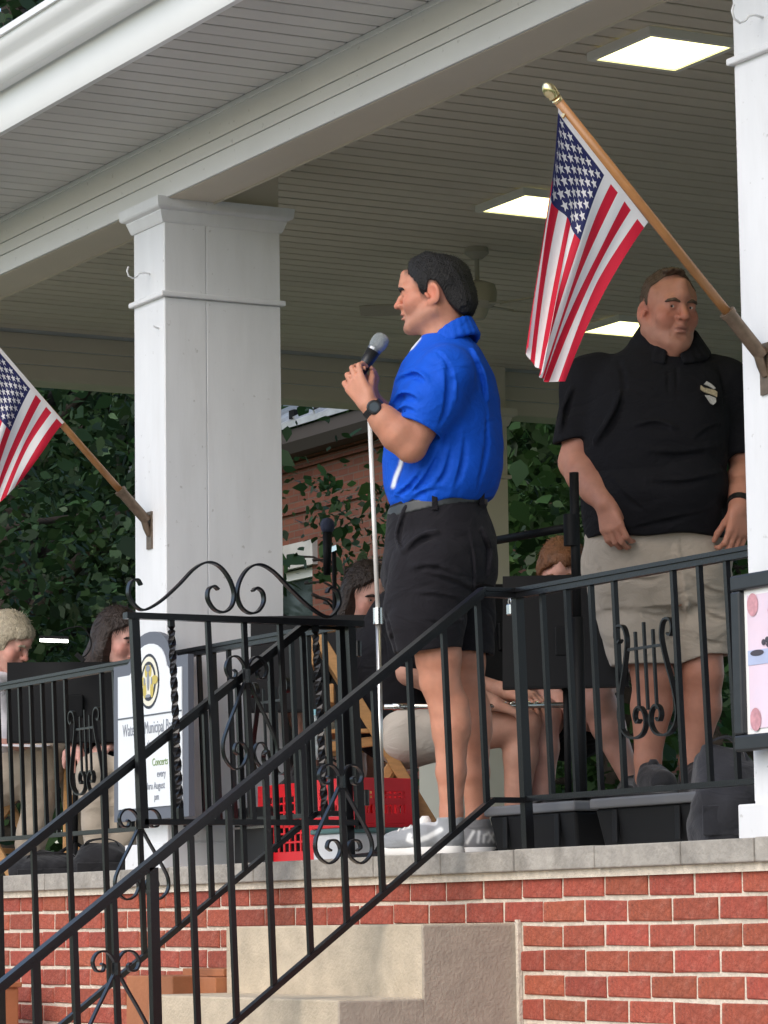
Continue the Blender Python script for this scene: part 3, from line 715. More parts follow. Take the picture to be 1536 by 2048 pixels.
# terracotta planters beside the stair
M_terra = mat('terracotta', (.40,.150,.062), .75, var=.10, scale=12, bump=.2, bscale=60)
t = thing('terracotta_planter', (-9.95, -.24, 0), 0, 'terracotta box planter against the stair side and brick wall', 'planter')
tp = onplane(300, 1952, 1, -.42); tx0 = onplane(252, 1952, 1, -.42)[0]; tx1 = onplane(345, 1950, 1, -.42)[0]
MB().box(tx0, tx1, -.42, -.10, 0, tp[2]).build('body', M_terra, t, bevel=.004)
tr0 = onplane(345, 1960, 0, tx1)
t2 = onplane(423, 1945, 1, -.13)
MB().box(tx1+.001, ST_X0-.006, -.34, -.10, tp[2]-.072, tp[2]-.004).build('ledge', M_terra, t, bevel=.003)
MB().box(tx1-.18, ST_X0-.03, -.30, -.14, tp[2]-.003, tp[2]+.022).build('rim', M_terra, t, bevel=.003)
t = thing('terracotta_pot', (-11.7, -.3, 0), 0, 'tall terracotta pot at the lower left edge before the bricks', 'planter')
q = onplane(38, 1975, 1, -.16)
MB().box(q[0]-.42, q[0], -.52, -.16, 0, q[2]).build('body', M_terra, t, bevel=.006)
MB().box(q[0]-.43, q[0]+.008, -.53, -.15, q[2], q[2]+.02).build('rim', M_terra, t, bevel=.004)

# stands
M_blackm = mat('black_metal', (.005,.0055,.0065), .6, var=.1, spec=.2); M_chrome = mat('pale_steel', (.72,.71,.68), .28, .9)
def stand(name, base, height, r, label, m_, cat='stand', head=None):
    t = thing(name, tuple(base), 0, label, cat)
    bx, by, bz = base
    MB().lathe([(.125,0),(.125,.008),(.118,.018),(.03,.028),(.016,.05)], (bx,by,bz+.001), 28).build('base', M_blackm, t, auto=.6)
    return t
mp = onplane(765, 1700, 1, .26); mt = onplane(745, 880, 1, .26)
ms = stand('microphone_stand', (mp[0], .26, FLOOR), 1.3, .01, 'pale straight microphone stand left of the speaker', M_chrome, 'microphone stand')
MB().tube([(mp[0],.26,FLOOR+.03),(mp[0]-.004,.258,1.885)], .009, 12).build('lower_tube', M_chrome, ms, smooth=True)
MB().tube([(mp[0]-.004,.258,1.88),(mt[0]-.003,.252,2.545)], .0075, 12).build('upper_tube', mat('white_tube', (.80,.78,.74), .35, .2), ms, smooth=True)
MB().tube([(mp[0]-.004,.258,1.862),(mp[0]-.0045,.258,1.915)], .0165, 14).build('clutch', M_steel, ms, auto=.6)

M_bluefoam = mat('blue_grey_foam', (.040,.048,.085), .9, bump=.3, bscale=200)
b0 = at_depth(655, 1052, 12.6); ms2 = thing('boom_microphone', (b0[0]+.03, b0[1], FLOOR), 0, 'dark microphone with round blue grey foam head on a stand right of the white column', 'microphone')
MB().lathe([(.004,.032),(.018,.028),(.027,.014),(.029,0),(.026,-.014),(.019,-.024)], b0, 16).build('foam_head', M_bluefoam, ms2, smooth=True)
b1 = at_depth(654, 1150, 12.6); MB().tube([tuple(b0-np.array([0,0,.02])), tuple(b1)], [.019,.014], 12).build('body', M_blackm, ms2, smooth=True)
b2 = at_depth(668, 1095, 12.65); MB().tube([tuple(b2), (b2[0], b2[1], FLOOR+.02)], .009, 8).build('tube', M_blackm, ms2, smooth=True)
MB().bar(tuple(b2), tuple((b0+b1)/2), .02, .02).build('clip', M_steel, ms2)
MB().lathe([(.12,0),(.12,.01),(.02,.03)], (b2[0], b2[1], FLOOR+.001), 20).build('base', M_blackm, ms2)

p0 = at_depth(1148, 945, 10.35); p1_ = at_depth(1163, 1660, 10.35)
ps = thing('tripod_stand', (p1_[0], p1_[1], FLOOR), 0, 'thick black boom stand rising behind the right railing', 'stand')
MB().tube([(p1_[0], p1_[1], FLOOR+.03), (p1_[0], p1_[1], 1.85)], .021, 14).build('lower_tube', M_blackm, ps, smooth=True)
MB().tube([(p1_[0], p1_[1], 1.84), (p1_[0], p1_[1], p0[2])], .015, 12).build('upper_tube', M_blackm, ps, smooth=True)
a0 = at_depth(1142, 1054, 10.35); a1 = at_depth(985, 1082, 10.55)
MB().tube([tuple(a0), tuple(a1)], .0135, 10).build('boom', M_blackm, ps, smooth=True)
MB().tube([tuple(a0+np.array([0,0,.04])), tuple(a0-np.array([0,0,.06]))], .024, 12).build('clutch', M_blackm, ps, auto=.6)
for k in range(3):
    a = 2.09*k+.4; MB().bar((p1_[0], p1_[1], FLOOR+.16), (p1_[0]+.30*math.cos(a), p1_[1]+.30*math.sin(a), FLOOR+.012), .02, .012).build('leg', M_blackm, ps)
def music_stand(px, pytop, depth, label, w=.50, h=.34, face=None, tilt=.30, yawo=0.0):
    """the desk's back faces the camera side; face = yaw of the desk normal"""
    c = at_depth(px, pytop, depth); t = thing('music_stand', (c[0], c[1], FLOOR), YAW*-1+yawo, label, 'music stand', 'black music stands of the band')
    zt = c[2]-FLOOR; zb = zt-h*math.cos(tilt)
    def put(mb, n, m_=M_blackm, **k): o = mb.build(n, m_, None, **k); o.parent = t
    s = h*math.sin(tilt)
    b = MB(); b.add([(-w/2,-s/2,zb),(w/2,-s/2,zb),(w/2,s/2,zt),(-w/2,s/2,zt),(-w/2,-s/2+.006,zb),(w/2,-s/2+.006,zb),(w/2,s/2+.006,zt),(-w/2,s/2+.006,zt)], [(0,1,2,3),(7,6,5,4),(0,4,5,1),(1,5,6,2),(2,6,7,3),(3,7,4,0)])
    put(b, 'desk'); put(MB().box(-w/2, w/2, -s/2-.0, -s/2+.055, zb-.008, zb), 'ledge')
    put(MB().tube([(0,-.01,zb+.12),(0,-.01,.10)], .012, 10), 'tube', smooth=True)
    put(MB().box(-.035,.035,-.03,.02,zb+.10,zb+.20), 'bracket', bevel=.006)
    for k in range(3):
        a = 2.094*k+.5; put(MB().tube([(0,-.01,.16),(.20*math.cos(a),-.01+.20*math.sin(a),.06),(.27*math.cos(a),-.01+.27*math.sin(a),.008)], .008, 8), 'leg', smooth=True)
    return t
music_stand(150, 1322, 14.1, 'black music stand desk with small lamp before the woman with brown hair', .58, .36, yawo=.1)
music_stand(640, 1228, 11.75, 'wide black music stand desk behind the open gate', .50, .36)
music_stand(1128, 1146, 11.0, 'black music stand before the red haired seated player', .42, .40, yawo=-.1)
music_stand(1010, 1165, 11.55, 'black music stand close behind the speaker shorts', .34, .36, yawo=.2)

# clip-on reading lamp (lit) on the left music stand
M_led = mat('led_strip', (.9,.9,.9), .4, emis=(1,.97,.92), estr=6.0)
l0 = at_depth(108, 1280, 14.0); l1 = at_depth(185, 1312, 14.05)
t = thing('stand_lamp', tuple(l1), 0, 'small lit reading lamp on a gooseneck clipped to left music stand', 'lamp')
lx = R2*.062
MB().bar(tuple(l0-lx+np.array([0,0,.012])), tuple(l0+lx+np.array([0,0,.008])), .03, .012).build('shade', M_blackm, t)
MB().bar(tuple(l0-lx*.95), tuple(l0+lx*.95-np.array([0,0,.006])), .022, .011).build('led', M_led, t)
pts = [at_depth(a, b_, 14.03) for a, b_ in ((118,1264),(140,1256),(163,1254),(178,1270),(182,1292),(172,1310),(160,1316))]
MB().tube([tuple(p) for p in smooth_path(pts, 5)], .0035, 6).build('gooseneck', M_blackm, t, smooth=True)
MB().bar(tuple(at_depth(152,1308,14.02)), tuple(at_depth(168,1322,14.02)), .02, .02).build('clip', M_blackm, t)

# folding wooden chairs
M_wood = mat('chair_wood', (.44,.235,.085), .5, var=.18, scale=9, stretch=(3,3,14), objvar=.06)
def folding_chair(x, y, rz, label, z=FLOOR):
    """seat faces local +x"""
    t = thing('folding_chair', (x, y, z), rz, label, 'chair', 'wooden folding chairs of the band')
    def put(mb, n): o = mb.build(n, M_wood, None, bevel=.003); o.parent = t
    for s in (-1, 1):
        yy = s*.205
        put(MB().bar((-.235,yy,.80), (.235,yy,.0), .040, .022, (0,1,0)), 'leg')
        put(MB().bar((-.22,yy*.87,.0), (.115,yy*.87,.455), .036, .020, (0,1,0)), 'leg')
        put(MB().bar((-.19,yy*.8,.40), (.20,yy*.8,.445), .020, .034), 'seat_rail')
    for k in range(5): put(MB().box(-.19+k*.082, -.19+k*.082+.068, -.19, .19, .445, .460), 'seat_slat')
    put(MB().box(-.245,-.228,-.19,.19,.68,.775), 'back_slat'); put(MB().box(-.185,-.170,-.185,.185,.55,.615), 'back_slat')
    put(MB().bar((.15,-.19,.14), (.15,.19,.14), .02, .024), 'stretcher'); put(MB().bar((-.16,-.165,.08), (-.16,.165,.08), .02, .024), 'stretcher')
    return t
# ------------------------------------------------------------------ people: bodies grown from distance fields
class Field:
    def __init__(s, lo, hi, h):
        s.lo = np.array(lo, np.float32); s.h = h
        s.n = np.maximum(4, np.ceil((np.array(hi)-np.array(lo))/h).astype(int)+1)
        s.ax = [s.lo[i]+h*np.arange(s.n[i], dtype=np.float32) for i in range(3)]
        s.f = np.full(s.n, .4, np.float32)
    def _box(s, lo, hi):
        sl = []
        for i in range(3):
            a = int(max(0, math.floor((lo[i]-s.lo[i])/s.h))); b = int(min(s.n[i], math.ceil((hi[i]-s.lo[i])/s.h)+1))
            if b <= a: return None
            sl.append(slice(a, b))
        X = s.ax[0][sl[0]][:, None, None]; Y = s.ax[1][sl[1]][None, :, None]; Z = s.ax[2][sl[2]][None, None, :]
        return tuple(sl), X, Y, Z
    def _apply(s, sl, d, k, op):
        f = s.f[sl]
        if op == 'u':
            h = np.clip(.5+.5*(f-d)/k, 0, 1); s.f[sl] = f*(1-h)+d*h-k*h*(1-h)
        else:
            d = -d; h = np.clip(.5+.5*(d-f)/k, 0, 1); s.f[sl] = f*(1-h)+d*h+k*h*(1-h)
    def cone(s, a, b, ra, rb=None, k=.012, op='u'):
        rb = ra if rb is None else rb; a = np.array(a, float); b = np.array(b, float); m = max(ra, rb)+k+4*s.h+.012
        r = s._box(np.minimum(a, b)-m, np.maximum(a, b)+m)
        if r is None: return s
        sl, X, Y, Z = r; d = b-a; L = float(d@d)+1e-9
        t = np.clip(((X-a[0])*d[0]+(Y-a[1])*d[1]+(Z-a[2])*d[2])/L, 0, 1)
        q = np.sqrt((X-a[0]-t*d[0])**2+(Y-a[1]-t*d[1])**2+(Z-a[2]-t*d[2])**2)-(ra+(rb-ra)*t)
        s._apply(sl, q, k, op); return s
    def chain(s, pts, rs, k=.012, op='u'):
        for i in range(len(pts)-1): s.cone(pts[i], pts[i+1], rs[i], rs[i+1], k, op)
        return s
    def ell(s, c, r, R=None, k=.012, op='u'):
        c = np.array(c, float); r = np.array(r, float); m = max(r)+k+4*s.h+.012
        q = s._box(c-m, c+m)
        if q is None: return s
        sl, X, Y, Z = q; X = X-c[0]; Y = Y-c[1]; Z = Z-c[2]
        if R is not None: X, Y, Z = [R[0][i]*X+R[1][i]*Y+R[2][i]*Z for i in range(3)]
        k0 = np.sqrt((X/r[0])**2+(Y/r[1])**2+(Z/r[2])**2); k1 = np.sqrt((X/r[0]**2)**2+(Y/r[1]**2)**2+(Z/r[2]**2)**2)+1e-6
        s._apply(sl, k0*(k0-1)/k1, k, op); return s
    def stack(s, rows, ang, k=.02, p=2.2, op='u'):
        """rows (z, cx, cy, a, b): ellipses with a along direction ang, b across it"""
        rows = sorted(rows); zs = [r[0] for r in rows]; mx = max(max(r[3], r[4]) for r in rows)+.06
        cxs = [r[1] for r in rows]; cys = [r[2] for r in rows]
        q = s._box((min(cxs)-mx, min(cys)-mx, zs[0]-.05), (max(cxs)+mx, max(cys)+mx, zs[-1]+.05))
        sl, X, Y, Z = q; zz = Z.ravel(); I = lambda j: _smooth_interp(zz, zs, [r[j] for r in rows])[None, None, :].astype(np.float32)
        cx, cy, a, b = I(1), I(2), I(3), I(4); c_, s_ = math.cos(ang), math.sin(ang)
        dx = X-cx; dy = Y-cy; U = np.abs(dx*c_+dy*s_)/a; V = np.abs(-dx*s_+dy*c_)/b
        d = ((U**p+V**p)**(1/p)-1)*np.minimum(a, b)*.92
        over = np.maximum(Z-zs[-1], zs[0]-Z); d = np.maximum(d, over)
        s._apply(sl, d, k, op); return s
    def clip(s, fn):
        s.f = np.maximum(s.f, fn(s.ax[0][:, None, None], s.ax[1][None, :, None], s.ax[2][None, None, :]).astype(np.float32)); return s
    def disp(s, fn):
        near = np.abs(s.f) < .06
        d = fn(s.ax[0][:, None, None], s.ax[1][None, :, None], s.ax[2][None, None, :]).astype(np.float32)
        s.f = np.where(near, s.f+d, s.f); return s
    def mesh(s):
        f = s.f; n = f.shape; ins = f < 0
        c = [f[i:n[0]-1+i, j:n[1]-1+j, k:n[2]-1+k] for i in (0,1) for j in (0,1) for k in (0,1)]
        cnt = sum((q < 0).astype(np.int8) for q in c); act = (cnt > 0) & (cnt < 8)
        idx = np.argwhere(act)
        if len(idx) == 0: return np.zeros((0, 3)), np.zeros((0, 4), int)
        vals = np.stack([q[act] for q in c], 1)
        off = np.array([(i, j, k) for i in (0,1) for j in (0,1) for k in (0,1)], np.float32)
        acc = np.zeros((len(idx), 3)); num = np.zeros(len(idx))
        for a in range(8):
            for ax in range(3):
                b = a | (4 >> ax)
                if b == a: continue
                va, vb = vals[:, a], vals[:, b]; m = (va < 0) != (vb < 0)
                t = np.where(m, va/(va-vb+1e-12), 0)[:, None]
                acc += np.where(m[:, None], off[a]+t*(off[b]-off[a]), 0); num += m
        P = (idx+acc/num[:, None])*s.h+s.lo
        vid = -np.ones(act.shape, np.int64); vid[act] = np.arange(len(idx)); faces = []
        for ax in range(3):
            A = np.take(ins, range(n[ax]-1), ax); B = np.take(ins, range(1, n[ax]), ax)
            e = np.argwhere(A != B); o1, o2 = [(1,2),(2,0),(0,1)][ax]
            ok = (e[:, o1] > 0) & (e[:, o2] > 0) & (e[:, o1] < n[o1]-1) & (e[:, o2] < n[o2]-1); e = e[ok]
            u = np.zeros(3, int); u[o1] = 1; v = np.zeros(3, int); v[o2] = 1
            g = lambda q: vid[q[:, 0], q[:, 1], q[:, 2]]
            quad = np.stack([g(e-u-v), g(e-v), g(e), g(e-u)], 1)
            flip = ~A[e[:, 0], e[:, 1], e[:, 2]]
            quad[flip] = quad[flip][:, ::-1]; faces.append(quad)
        F = np.concatenate(faces); F = F[(F >= 0).all(1)]
        return P, F
def _smooth_interp(x, xs, ys):
    xs = np.array(xs, float); ys = np.array(ys, float); x = np.clip(x, xs[0], xs[-1])
    m = np.gradient(ys, xs); i = np.clip(np.searchsorted(xs, x)-1, 0, len(xs)-2); h = xs[i+1]-xs[i]; t = (x-xs[i])/h
    return (2*t**3-3*t**2+1)*ys[i]+(t**3-2*t**2+t)*h*m[i]+(-2*t**3+3*t**2)*ys[i+1]+(t**3-t**2)*h*m[i+1]
def ridges(ph, sharp=.55):
    return np.abs(np.sin(ph))**sharp-.72
def field_obj(name, parts, m_, parent, colfn=None, laplace=1):
    """parts: list of (verts, quads[, colours]) joined into one mesh, local to the parent"""
    V, Fq, Cc, b = [], [], [], 0
    for ip, p in enumerate(parts):
        P, F = p[0], p[1]; lp = laplace[ip] if isinstance(laplace, tuple) else laplace
        if lp and len(F):
            for _ in range(lp):
                acc = np.zeros_like(P); c = np.zeros(len(P))
                for i in range(4):
                    np.add.at(acc, F[:, i], P[F[:, (i+1) % 4]]+P[F[:, (i+3) % 4]]); np.add.at(c, F[:, i], 2)
                P = .5*P+.5*acc/np.maximum(c, 1)[:, None]
        V.append(P); Fq.append(F+b); b += len(P)
        if len(p) > 2: Cc.append(p[2])
    V = np.concatenate(V); Fq = np.concatenate(Fq)
    me = bpy.data.meshes.new(name); me.vertices.add(len(V)); me.vertices.foreach_set('co', V.astype(np.float32).ravel())
    me.loops.add(len(Fq)*4); me.loops.foreach_set('vertex_index', Fq.astype(np.int32).ravel())
    me.polygons.add(len(Fq)); me.polygons.foreach_set('loop_start', np.arange(0, len(Fq)*4, 4, dtype=np.int32))
    me.polygons.foreach_set('use_smooth', np.ones(len(Fq), bool)); me.update(calc_edges=True)
    if Cc:
        C_ = np.concatenate(Cc); at = me.color_attributes.new('Col', 'FLOAT_COLOR', 'POINT')
        at.data.foreach_set('color', np.concatenate([C_, np.ones((len(C_), 1))], 1).astype(np.float32).ravel())
    me.materials.append(m_); o = bpy.data.objects.new(name, me); link(o); o.parent = parent; return o
def nz3(P, sc, seed=0):
    """cheap smooth noise for arrays or grids"""
    X, Y, Z = P; r = np.random.RandomState(seed); out = 0
    for i in range(5):
        k = r.normal(size=3)*sc*(1+.35*i); out = out+np.sin(k[0]*X+k[1]*Y+k[2]*Z+r.uniform(0, 6.28))/(1+.35*i)
    return out/3
M_skin = mat('skin', (.55,.31,.22), .52, spec=.35, var=.10, scale=30, attr='Col', sss=.12, bump=.10, bscale=220)
def cloth_mat(name, col, rough=.8, var=.06, weave=900.0, sheen=.2, b=.12, attr=None):
    m_ = mat(name, col, rough, var=var, scale=14, bump=b, bscale=weave*.25, spec=.25, attr=attr)
    nt = m_.node_tree; N = nt.nodes; bmp = [n for n in N if n.type == 'BUMP'][0]; nz_ = N.new('ShaderNodeTexNoise'); nz_.inputs['Scale'].default_value = 6.5; nz_.inputs['Detail'].default_value = 3; nz_.inputs['Distortion'].default_value = 1.6
    tcn = [n for n in N if n.type == 'TEX_COORD'][0]; mpn = N.new('ShaderNodeMapping'); mpn.inputs['Scale'].default_value = (1,1,1.7); nt.links.new(tcn.outputs['Object'], mpn.inputs[0]); nt.links.new(mpn.outputs[0], nz_.inputs['Vector'])
    b2 = N.new('ShaderNodeBump'); b2.inputs['Strength'].default_value = .38; b2.inputs['Distance'].default_value = .03; nt.links.new(nz_.outputs[0], b2.inputs['Height']); nt.links.new(b2.outputs[0], bmp.inputs['Normal'])
    m_.node_tree.nodes['Principled BSDF'].inputs['Sheen Weight'].default_value = sheen; return m_
def hand_prims(F, wr, d, n, side, curl=(.3,.5,.4), sc=1.0, spread=.2, thumb=1.0):
    """d along the hand, n out of the palm, side = towards the thumb"""
    wr = np.array(wr, float); d = np.array(d, float)/np.linalg.norm(d); n = np.array(n, float); n -= d*(n@d); n /= np.linalg.norm(n)
    s_ = np.array(side, float); s_ -= d*(s_@d)+n*(s_@n); s_ /= np.linalg.norm(s_)
    lens = [(.043,.026,.020), (.047,.029,.021), (.043,.027,.020), (.034,.021,.018)]
    for i, o in enumerate((.031,.0105,-.0105,-.030)):
        kn = wr+sc*(d*(.088-.006*abs(i-1.2))+s_*o)
        F.cone(wr+sc*(d*.012+s_*o*.5), kn, .0185*sc, .0125*sc, k=.012*sc)
        a = 0; p = kn; dd = d*math.cos(.0)+s_*spread*(o/.03)*.35; dd /= np.linalg.norm(dd)
        for j in range(3):
            a += curl[j]; q = p+sc*lens[i][j]*(dd*math.cos(a)+n*math.sin(a))
            F.cone(p, q, (.0102-.0012*j)*sc, (.0096-.0014*j)*sc, k=.004*sc); p = q
    t0 = wr+sc*(d*.022+s_*.022); t1 = t0+sc*(d*.028+s_*.032*max(0, 1.5-thumb)+n*.022*thumb); t2 = t1+sc*(d*.028+s_*.006+n*.020*thumb); t3 = t2+sc*(d*.020+n*.012*thumb)
    F.cone(t0, t1, .016*sc, .0125*sc, k=.010*sc); F.cone(t1, t2, .0118*sc, .0105*sc, k=.005*sc); F.cone(t2, t3, .0104*sc, .0085*sc, k=.005*sc)
def head_parts(sc=1.0, fat=0.0, hair='short', h=.003, nose=1.0, skin=(.55,.31,.22), seed=0, brow=(.03,.02,.015), stubble=.0, lip=(.42,.16,.13), mouth=0.0, neck=.054, jaw=0.0):
    """returns skin part, hair part, brow part, eye parts in head space (x right, y forward, z up)"""
    F = Field((-.115,-.135,-.215), (.115,.150,.150), h)
    F.ell((0,-.014,.045), (.0745+.004*fat,.0975,.088), k=.02)
    F.ell((0,.030,-.012), (.0615+.010*fat,.064,.082), k=.03)
    F.ell((0,.034,-.070), (.047+.020*fat,.052,.044), k=.03)
    for s in (-1, 1):
        F.cone((s*(.054+.004*jaw+.008*fat),-.008,-.054), (s*(.020+.004*jaw),.070,-.098), .018+.004*jaw+.007*fat, .017+.002*jaw, k=.022)
        F.ell((s*.040,.060,-.022), (.026+.008*fat,.026,.030+.006*fat), k=.02)
        F.ell((s*.066,.012,.045), (.012,.030,.030), k=.02)
    F.cone((0,.074,-.098), (0,.080,-.100), .019, .017, k=.02)
    if fat: F.ell((0,.030,-.118), (.062*fat,.050,.034), k=.03)
    F.cone((-.034,.078,.030), (.034,.078,.030), .0155, k=.014)
    F.cone((0,.088,.050), (0,.086,.085), .020, .016, k=.03)
    for s in (-1, 1): F.ell((s*.0325,.102,.010), (.018,.017,.0135), k=.012, op='s')
    F.chain([(0,.090,.024), (0,.103,.004), (0,.1150+.020*(nose-1),-.019)], [.0078,.0095,.0112*nose], k=.008)
    for s in (-1, 1):
        F.ell((s*.0125*nose,.1010,-.0225), (.0085,.0125,.0085), k=.007)
        F.ell((s*.007,.108,-.0315), (.0042,.006,.0035), k=.003, op='s')
    F.cone((0,.094,-.032), (0,.094,-.045), .010, k=.012)
    F.ell((0,.0935,-.0515), (.0225,.0125,.0062), k=.006); F.ell((0,.0915,-.0650), (.0195,.0130,.0075), k=.006)
    F.cone((-.021,.104-.004,-.0580), (.021,.104-.004,-.0580), .0034+mouth, k=.003, op='s')
    F.ell((0,.102,-.0800), (.016,.009,.006), k=.010, op='s')
    for s in (-1, 1):
        F.cone((s*.021,.100,-.026), (s*.033,.086,-.058), .0022+.0022*fat, .0016+.002*fat, k=.008, op='s')
        if fat: F.cone((s*.024,.096,-.060), (s*.031,.086,-.078), .0028, .0020, k=.006, op='s'); F.cone((s*.020,.098,-.004), (s*.042,.090,-.012), .0030, .0020, k=.008, op='s')
    # eyelids around the eyeballs
    for s in (-1, 1):
        F.ell((s*.0315,.0780,.0120), (.0158,.0150,.0142), k=.006)
        F.ell((s*.0320,.0960,.0112), (.0128,.0090,.0058), k=.0025, op='s')
        # ear: shell with a hollow
        Re = np.array(Matrix.Rotation(s*.42, 3, 'Z') @ Matrix.Rotation(-.20, 3, 'X'))
        F.ell((s*.0800,-.020,-.001), (.0078,.0225,.0355), Re, k=.006)
        F.ell((s*.0770,-.008,-.031), (.0075,.0105,.013), k=.008)
        F.ell((s*.0865,-.016,.002), (.0060,.0130,.0235), Re, k=.003, op='s'); F.cone((s*.084,-.004,-.014), (s*.083,.004,-.002), .0050, k=.004)
    F.cone((0,-.022,-.055), (0,-.034,-.205), neck+.012*fat, neck+.006+.014*fat, k=.035)
    P, Q = F.mesh()
    x, y, z = P.T; C_ = np.tile(np.array(skin, float), (len(P), 1))
    g = lambda cx, cy, cz, r: np.exp(-(((np.abs(x)-cx)/r)**2+((y-cy)/r)**2+((z-cz)/r)**2))[:, None]
    red = np.array([1.10,.78,.74]); C_ = C_*(1+(red-1)*np.clip(g(.042,.07,-.02,.035)*.8+g(0,.115,-.018,.018)+g(.082,-.01,0,.035)*.9, 0, 1))
    lm = np.clip(1.25-np.abs((z+.058)/.0125)**2-(x/.025)**2, 0, 1)[:, None]*(y > .088)[:, None]; C_ = C_*(1-lm*.75)+np.array(lip)*lm*.75
    if stubble:
        st = (1/(1+np.exp((z+.030+.25*np.maximum(0, .05-y))/.010)))*(1/(1+np.exp(-(z+.115+.3*np.minimum(y,.07)-.02)/.010)))*(y > -.03)
        st = st[:, None]*stubble; C_ = C_*(1-st)+np.array((.20,.14,.11))*st
    nm = (np.clip(nz3((x, y, z), 90, 5), -1, 1)*.05)[:, None]; C_ = np.clip(C_*(1+nm*np.array([1,1.4,1.4])), 0, 1)
    skinp = (P, Q, C_)
    # hair
    H = Field((-.150,-.190,-.260 if hair == 'long' else -.13), (.150,.150,.175), h)
    th = dict(short=.0075, receding=.0035, bowl=.020, long=.024, bun=.016)[hair]
    H.ell((0,-.016,.047), (.0755+.004*fat+th*.75,.0975+th,.0885+th*1.15), k=.02)
    for s in (-1, 1): H.ell((s*.066,.012,.045), (.012+th*.6,.030,.032), k=.02)
    if hair == 'short':
        H.cone((0,-.075,-.02), (0,-.060,-.085), .060, .050, k=.03); zy = [(-.2,-.068),(-.095,-.066),(-.075,-.052),(-.055,-.024),(-.040,.016),(-.026,.040),(-.004,.040),(.004,-.012),(.024,-.006),(.031,.030),(.046,.052),(.052,.064),(.066,.084),(.090,.094),(.2,.30)]
        H.cone((0,.050,.118), (0,.020,.132), .022, .022, k=.03)
    elif hair == 'receding':
        H.cone((0,-.075,-.02), (0,-.060,-.075), .060, .050, k=.03); zy = [(-.2,-.080),(-.05,-.078),(-.034,.0),(-.022,.040),(-.006,.030),(.003,.014),(.010,.022),(.016,.055),(.024,.085),(.038,.106),(.054,.118),(.064,.124),(.075,.15),(.2,.30)]
        H.ell((.012,.044,.124), (.036,.026,.012), k=.012)
    elif hair == 'bowl':
        H.cone((0,-.070,-.02), (0,-.060,-.09), .066, .060, k=.03); zy = [(-.2,-.10),(-.05,-.10),(-.03,-.03),(.0,-.030),(.030,-.030),(.040,.030),(.065,.060),(.085,.062),(.105,.068),(.2,.30)]
        H.ell((0,.066,.085), (.055,.034,.030), k=.02)
    else:
        H.chain([(0,-.060,.0), (0,-.082,-.10), (0,-.085,-.22)], [.078,.082,.066], k=.05)
        for s in (-1, 1): H.chain([(s*.070,-.01,.05), (s*.082,-.012,-.05), (s*.078,-.015,-.20)], [.026,.030,.026], k=.04)
        zy = [(-.2,-.4),(.012,-.4),(.022,.0),(.034,.045),(.06,.070),(.09,.098),(.2,.30)]
    ys, zs_ = zip(*zy)
    if hair in ('short', 'receding'):          # clipped hair round the hairline
        m_ = np.interp(y, ys, zs_)-z; fz = np.clip(1-m_/(.016 if hair == 'short' else .022), 0, 1)*(np.abs(x) < .0815)*(y < .085)
        fz = (fz*(.75 if hair == 'short' else .5)*(.75+.25*np.clip(nz3((x, y, z), 300, 3), -1, 1)))[:, None]; C_[:] = C_*(1-fz)+np.array((.05,.04,.035))*fz
    rt = 240 if hair in ('short', 'receding') else 120
    am = 1.0 if hair in ('short', 'receding') else .45; H.disp(lambda X, Y, Z: am*(.0026*nz3((X, Y, Z*.8), rt, seed+1)+.0024*nz3((X, Y, Z*(1 if am == 1 else .25)), 90, seed+2)))
    H.clip(lambda X, Y, Z: (np.interp(Y, ys, zs_)-Z+.004*np.sin(X*90+seed)+.003*np.sin(X*210+Y*160))*.75)
    HP, HQ = H.mesh()
    # short strands standing out of the hair mass
    r_ = np.random.RandomState(seed+5); nst = dict(short=5000, receding=3500, bowl=1800, long=2200, bun=1800)[hair]; ln = dict(short=.0065, receding=.006, bowl=.016, long=.034, bun=.02)[hair]
    vi = r_.randint(0, len(HP), nst); B0 = HP[vi]; cen = np.array((0,-.016,.03)); N_ = B0-cen; N_ /= np.linalg.norm(N_, axis=1)[:, None]
    flow = np.array((0,-.35,-1.0)) if hair in ('long','bowl','bun') else np.array((0,-.2,-.6)); flow = flow-N_*(N_@flow)[:, None]; up_ = (B0[:, 2:3] > .10)*1.0
    D_ = N_*(.75 if hair in ('short','receding') else .05)+flow*(.6 if hair in ('short','receding') else 1.0)*(1-.6*up_)+r_.normal(size=(nst,3))*(.28 if hair in ('short','receding') else .06); D_ /= np.linalg.norm(D_, axis=1)[:, None]
    Sd = np.cross(D_, r_.normal(size=(nst,3))); Sd /= np.linalg.norm(Sd, axis=1)[:, None]; Ls = ln*r_.uniform(.5,1.2,(nst,1)); wd_ = .0009 if hair in ('short','receding') else .0014
    B0 = B0-N_*.002; SV = np.stack([B0-Sd*wd_, B0+Sd*wd_, B0+D_*Ls+Sd*wd_*.25, B0+D_*Ls-Sd*wd_*.25], 1).reshape(-1,3); SQ = np.arange(nst*4).reshape(-1,4)
    B = Field((-.07,.05,.0), (.07,.12,.065), .0022)
    for s in (-1, 1): B.chain([(s*.0125,.0985,.0270), (s*.030,.0975,.0325), (s*.046,.0885,.0290), (s*.053,.0815,.0250)], [.0042,.0054,.0046,.0028], k=.003)
    BP, BQ = B.mesh()
    T = lambda p: (p[0]*np.array(sc),)+tuple(p[1:])
    return T(skinp), T((HP, HQ)), T((BP, BQ)), T((SV, SQ))
